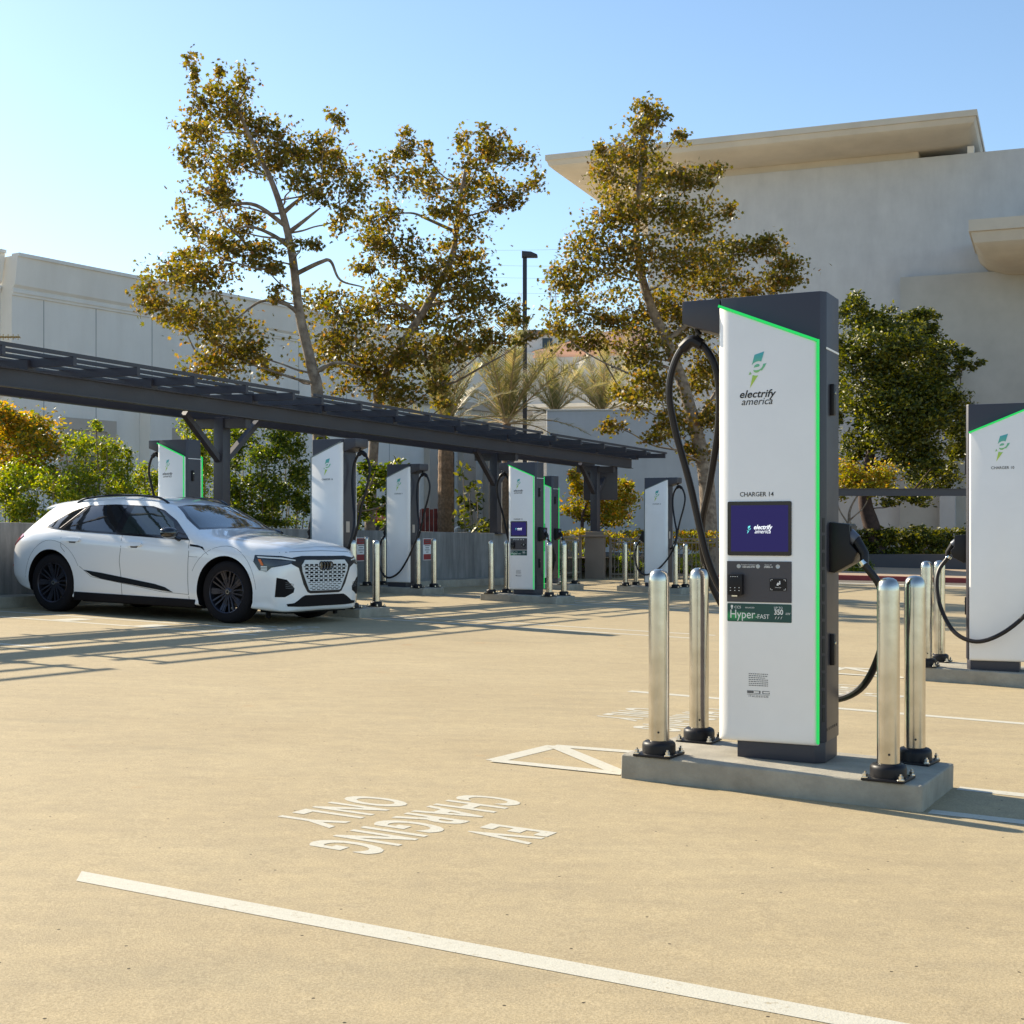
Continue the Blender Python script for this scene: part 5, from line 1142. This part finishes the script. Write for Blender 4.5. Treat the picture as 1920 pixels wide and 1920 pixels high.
shrub('shrub', 'narrow green shrub behind the left charger beside the pergola post', [(270,890,24,24),(300,900,34,34),(280,940,34,40),(330,950,34,40),(380,800,30,14),(350,800,24,14),(385,830,24,30),(380,880,30,40),(385,930,30,40),(370,970,34,26),(345,850,30,30)], 26.2, 'bright', 2.1, .062, group=SG)
shrub('shrub', 'wide dark green hedge between the pergola post and the charger beside the car', [(455,820,30,24),(500,830,34,26),(545,830,28,26),(440,860,30,26),(490,870,40,34),(545,875,34,34),(450,910,34,30),(510,920,44,34),(560,920,24,34),(460,955,40,30),(520,960,44,28),(570,960,18,26),(480,985,50,14)], 28.2, 'mid', 2.6, .075, group=SG)
shrub('shrub', 'tall mid green bush filling behind the hedge under the left sycamore', [(400,770,50,20),(470,790,50,20),(540,800,40,20),(600,840,16,40),(420,800,30,20)], 30.0, 'mid', 1.9, .085, group=SG)
shrub('clipped_hedge', 'low clipped hedge with yellow green top behind the brown picket fence', [(x, 1004, 26, 9) for x in range(1045,1345,22)]+[(x, 1022, 24, 12) for x in range(1045,1345,22)], 39.5, 'yellow', 1.5, .085, cat='hedge', depth=.3)
shrub('clipped_hedge', 'long clipped dark hedge below the evergreen tree on the right', [(x, y, 30, 14) for x in range(1580,1860,24) for y in (1000,1018,1036)], 58, 'dark', 2.2, .16, cat='hedge', depth=.5, spread=.3)
shrub('shrub', 'round low shrub by the red kerb just right of the nearest charger', [(1590,1056,18,12),(1612,1064,20,12),(1630,1058,12,14),(1600,1072,26,8)], 47, 'mid', 2.2, .12, depth=.3)
for i_, (xx, yy, n_) in enumerate(((1095,1048,'left of the brown pier'),(1170,1052,'between the brown pier and the far charger'),(1290,1052,'behind the nearest charger cables'))):
    shrub('shrub', 'small yellow green shrub behind the picket fence, '+n_, [(xx-14,yy,16,10),(xx+8,yy-4,18,12),(xx+22,yy+6,16,10),(xx,yy+12,20,8)], 38.6, 'bright', 1.2, .08, depth=.2, group='shrubs behind the picket fence')
shrub('ground_cover', 'low strip of ground cover at the foot of the right hedge', [(x, 1052, 26, 5) for x in range(1640,1860,30)], 56, 'bright', 1.2, .10, cat='ground cover', depth=.2)
shrub('bamboo_clump', 'dark feathery clump beside the palm trunk behind the wall', [(868,885,16,14),(862,930,12,18),(880,915,14,14),(885,950,22,20),(870,975,26,22),(900,985,24,14),(895,930,10,12)], 37, 'dark', 1.0, .17, cat='plant', kind='quad', depth=.4)
shrub('spiky_plant', 'dark spiky plant at the middle pergola post foot above the wall', [(900,990,14,9),(922,990,16,10),(912,985,14,10)], 34.5, 'dark', 1.3, .20, cat='plant', kind='quad', depth=.3)
# grass strip shadows: more trees outside the view that shade the far end of the lot are not built
def palm(label, x, ytop, ybot, Y, nf, L, trunk=True, seed=1, upright=.5, r=.2, fan=1.0):
    rr = random.Random(seed); t = P(x, ytop, Y); b = P(x, ybot, Y); b.z = gz(b.x)-.2 if trunk else t.z-.5
    root = empty('palm_tree', b); tag(root, label, 'palm tree', 'palms behind the wall'); h = t.z-b.z
    mb = MB(); n = 26; mb.tube([(0,0,h*i/n) for i in range(n+1)], [r*(1.1-.15*i/n)*(1+.06*(i % 2)) for i in range(n+1)], 12); mb.build('trunk', M['palmbark'], root)
    cv = []; cf = []; st = MB()
    for k in range(nf):
        az = rr.uniform(0, 2*math.pi); el = R(rr.uniform(35, 86)) if k > nf*.15 else R(rr.uniform(5,30)); l = L*rr.uniform(.75,1.1); pts = []; d = Vector((math.cos(az)*math.cos(el)*fan, math.sin(az)*math.cos(el), math.sin(el))).normalized(); p = Vector((0,0,h)); dd = d.copy()
        for i in range(13): pts.append(p.copy()); p += dd*l/12; dd.z -= (.035+.05*(i/12))*(1.3-math.sin(el)*.7); dd.normalize()
        st.tube(pts, [.03*(1-i/14) for i in range(13)], 5)
        for i in range(2, 13):
            for q in range(4):
                f_ = q/4; c0 = pts[i-1].lerp(pts[i], f_); ax = (pts[i]-pts[i-1]).normalized(); sd = ax.cross(Vector((0,0,1))); sd = sd.normalized() if sd.length > .05 else Vector((1,0,0)); up = sd.cross(ax)
                ll = l*.17*math.sin(math.pi*min(1,(i+f_)/13.5))**.6
                for s in (-1,1):
                    dr = (sd*s*.75+ax*.75+up*rr.uniform(.0,.5)).normalized(); e = c0+dr*ll-Vector((0,0,.12*ll)); w = ax*.016+up*.004; nn = len(cv); cv += [c0-w, c0+w, c0.lerp(e,.6)+w*.9, e, c0.lerp(e,.6)-w*.9]; cf.append((nn, nn+1, nn+2, nn+3, nn+4))
    st.build('frond_stalks', mat('frond_stalk',(.40,.26,.12),.7) if 'fs' not in M else M['fs'], root, smooth=True)
    me = bpy.data.meshes.new('fronds'); me.from_pydata([tuple(v) for v in cv], [], cf); me.materials.append(LF['palm']); me.update(); link('fronds', me, root)
M['fs'] = mat('frond_stalk', (.40,.27,.13), .7)
palm('palm with upright fan of fronds just left of the dark lamp post', 950, 795, 1000, 42, 28, 3.9, seed=3, r=.13)
palm('palm with thick brown trunk at the red boards, crown hidden by the middle sycamore', 836, 800, 1000, 38, 18, 2.6, seed=5, r=.21)
palm('golden palm crown above the low white wall, right of the lamp post', 1130, 775, 980, 60, 26, 3.6, seed=8, r=.25)
palm('low golden palm crown above the white wall, nearest the lamp post', 1040, 775, 980, 58, 20, 2.8, seed=9, r=.25)
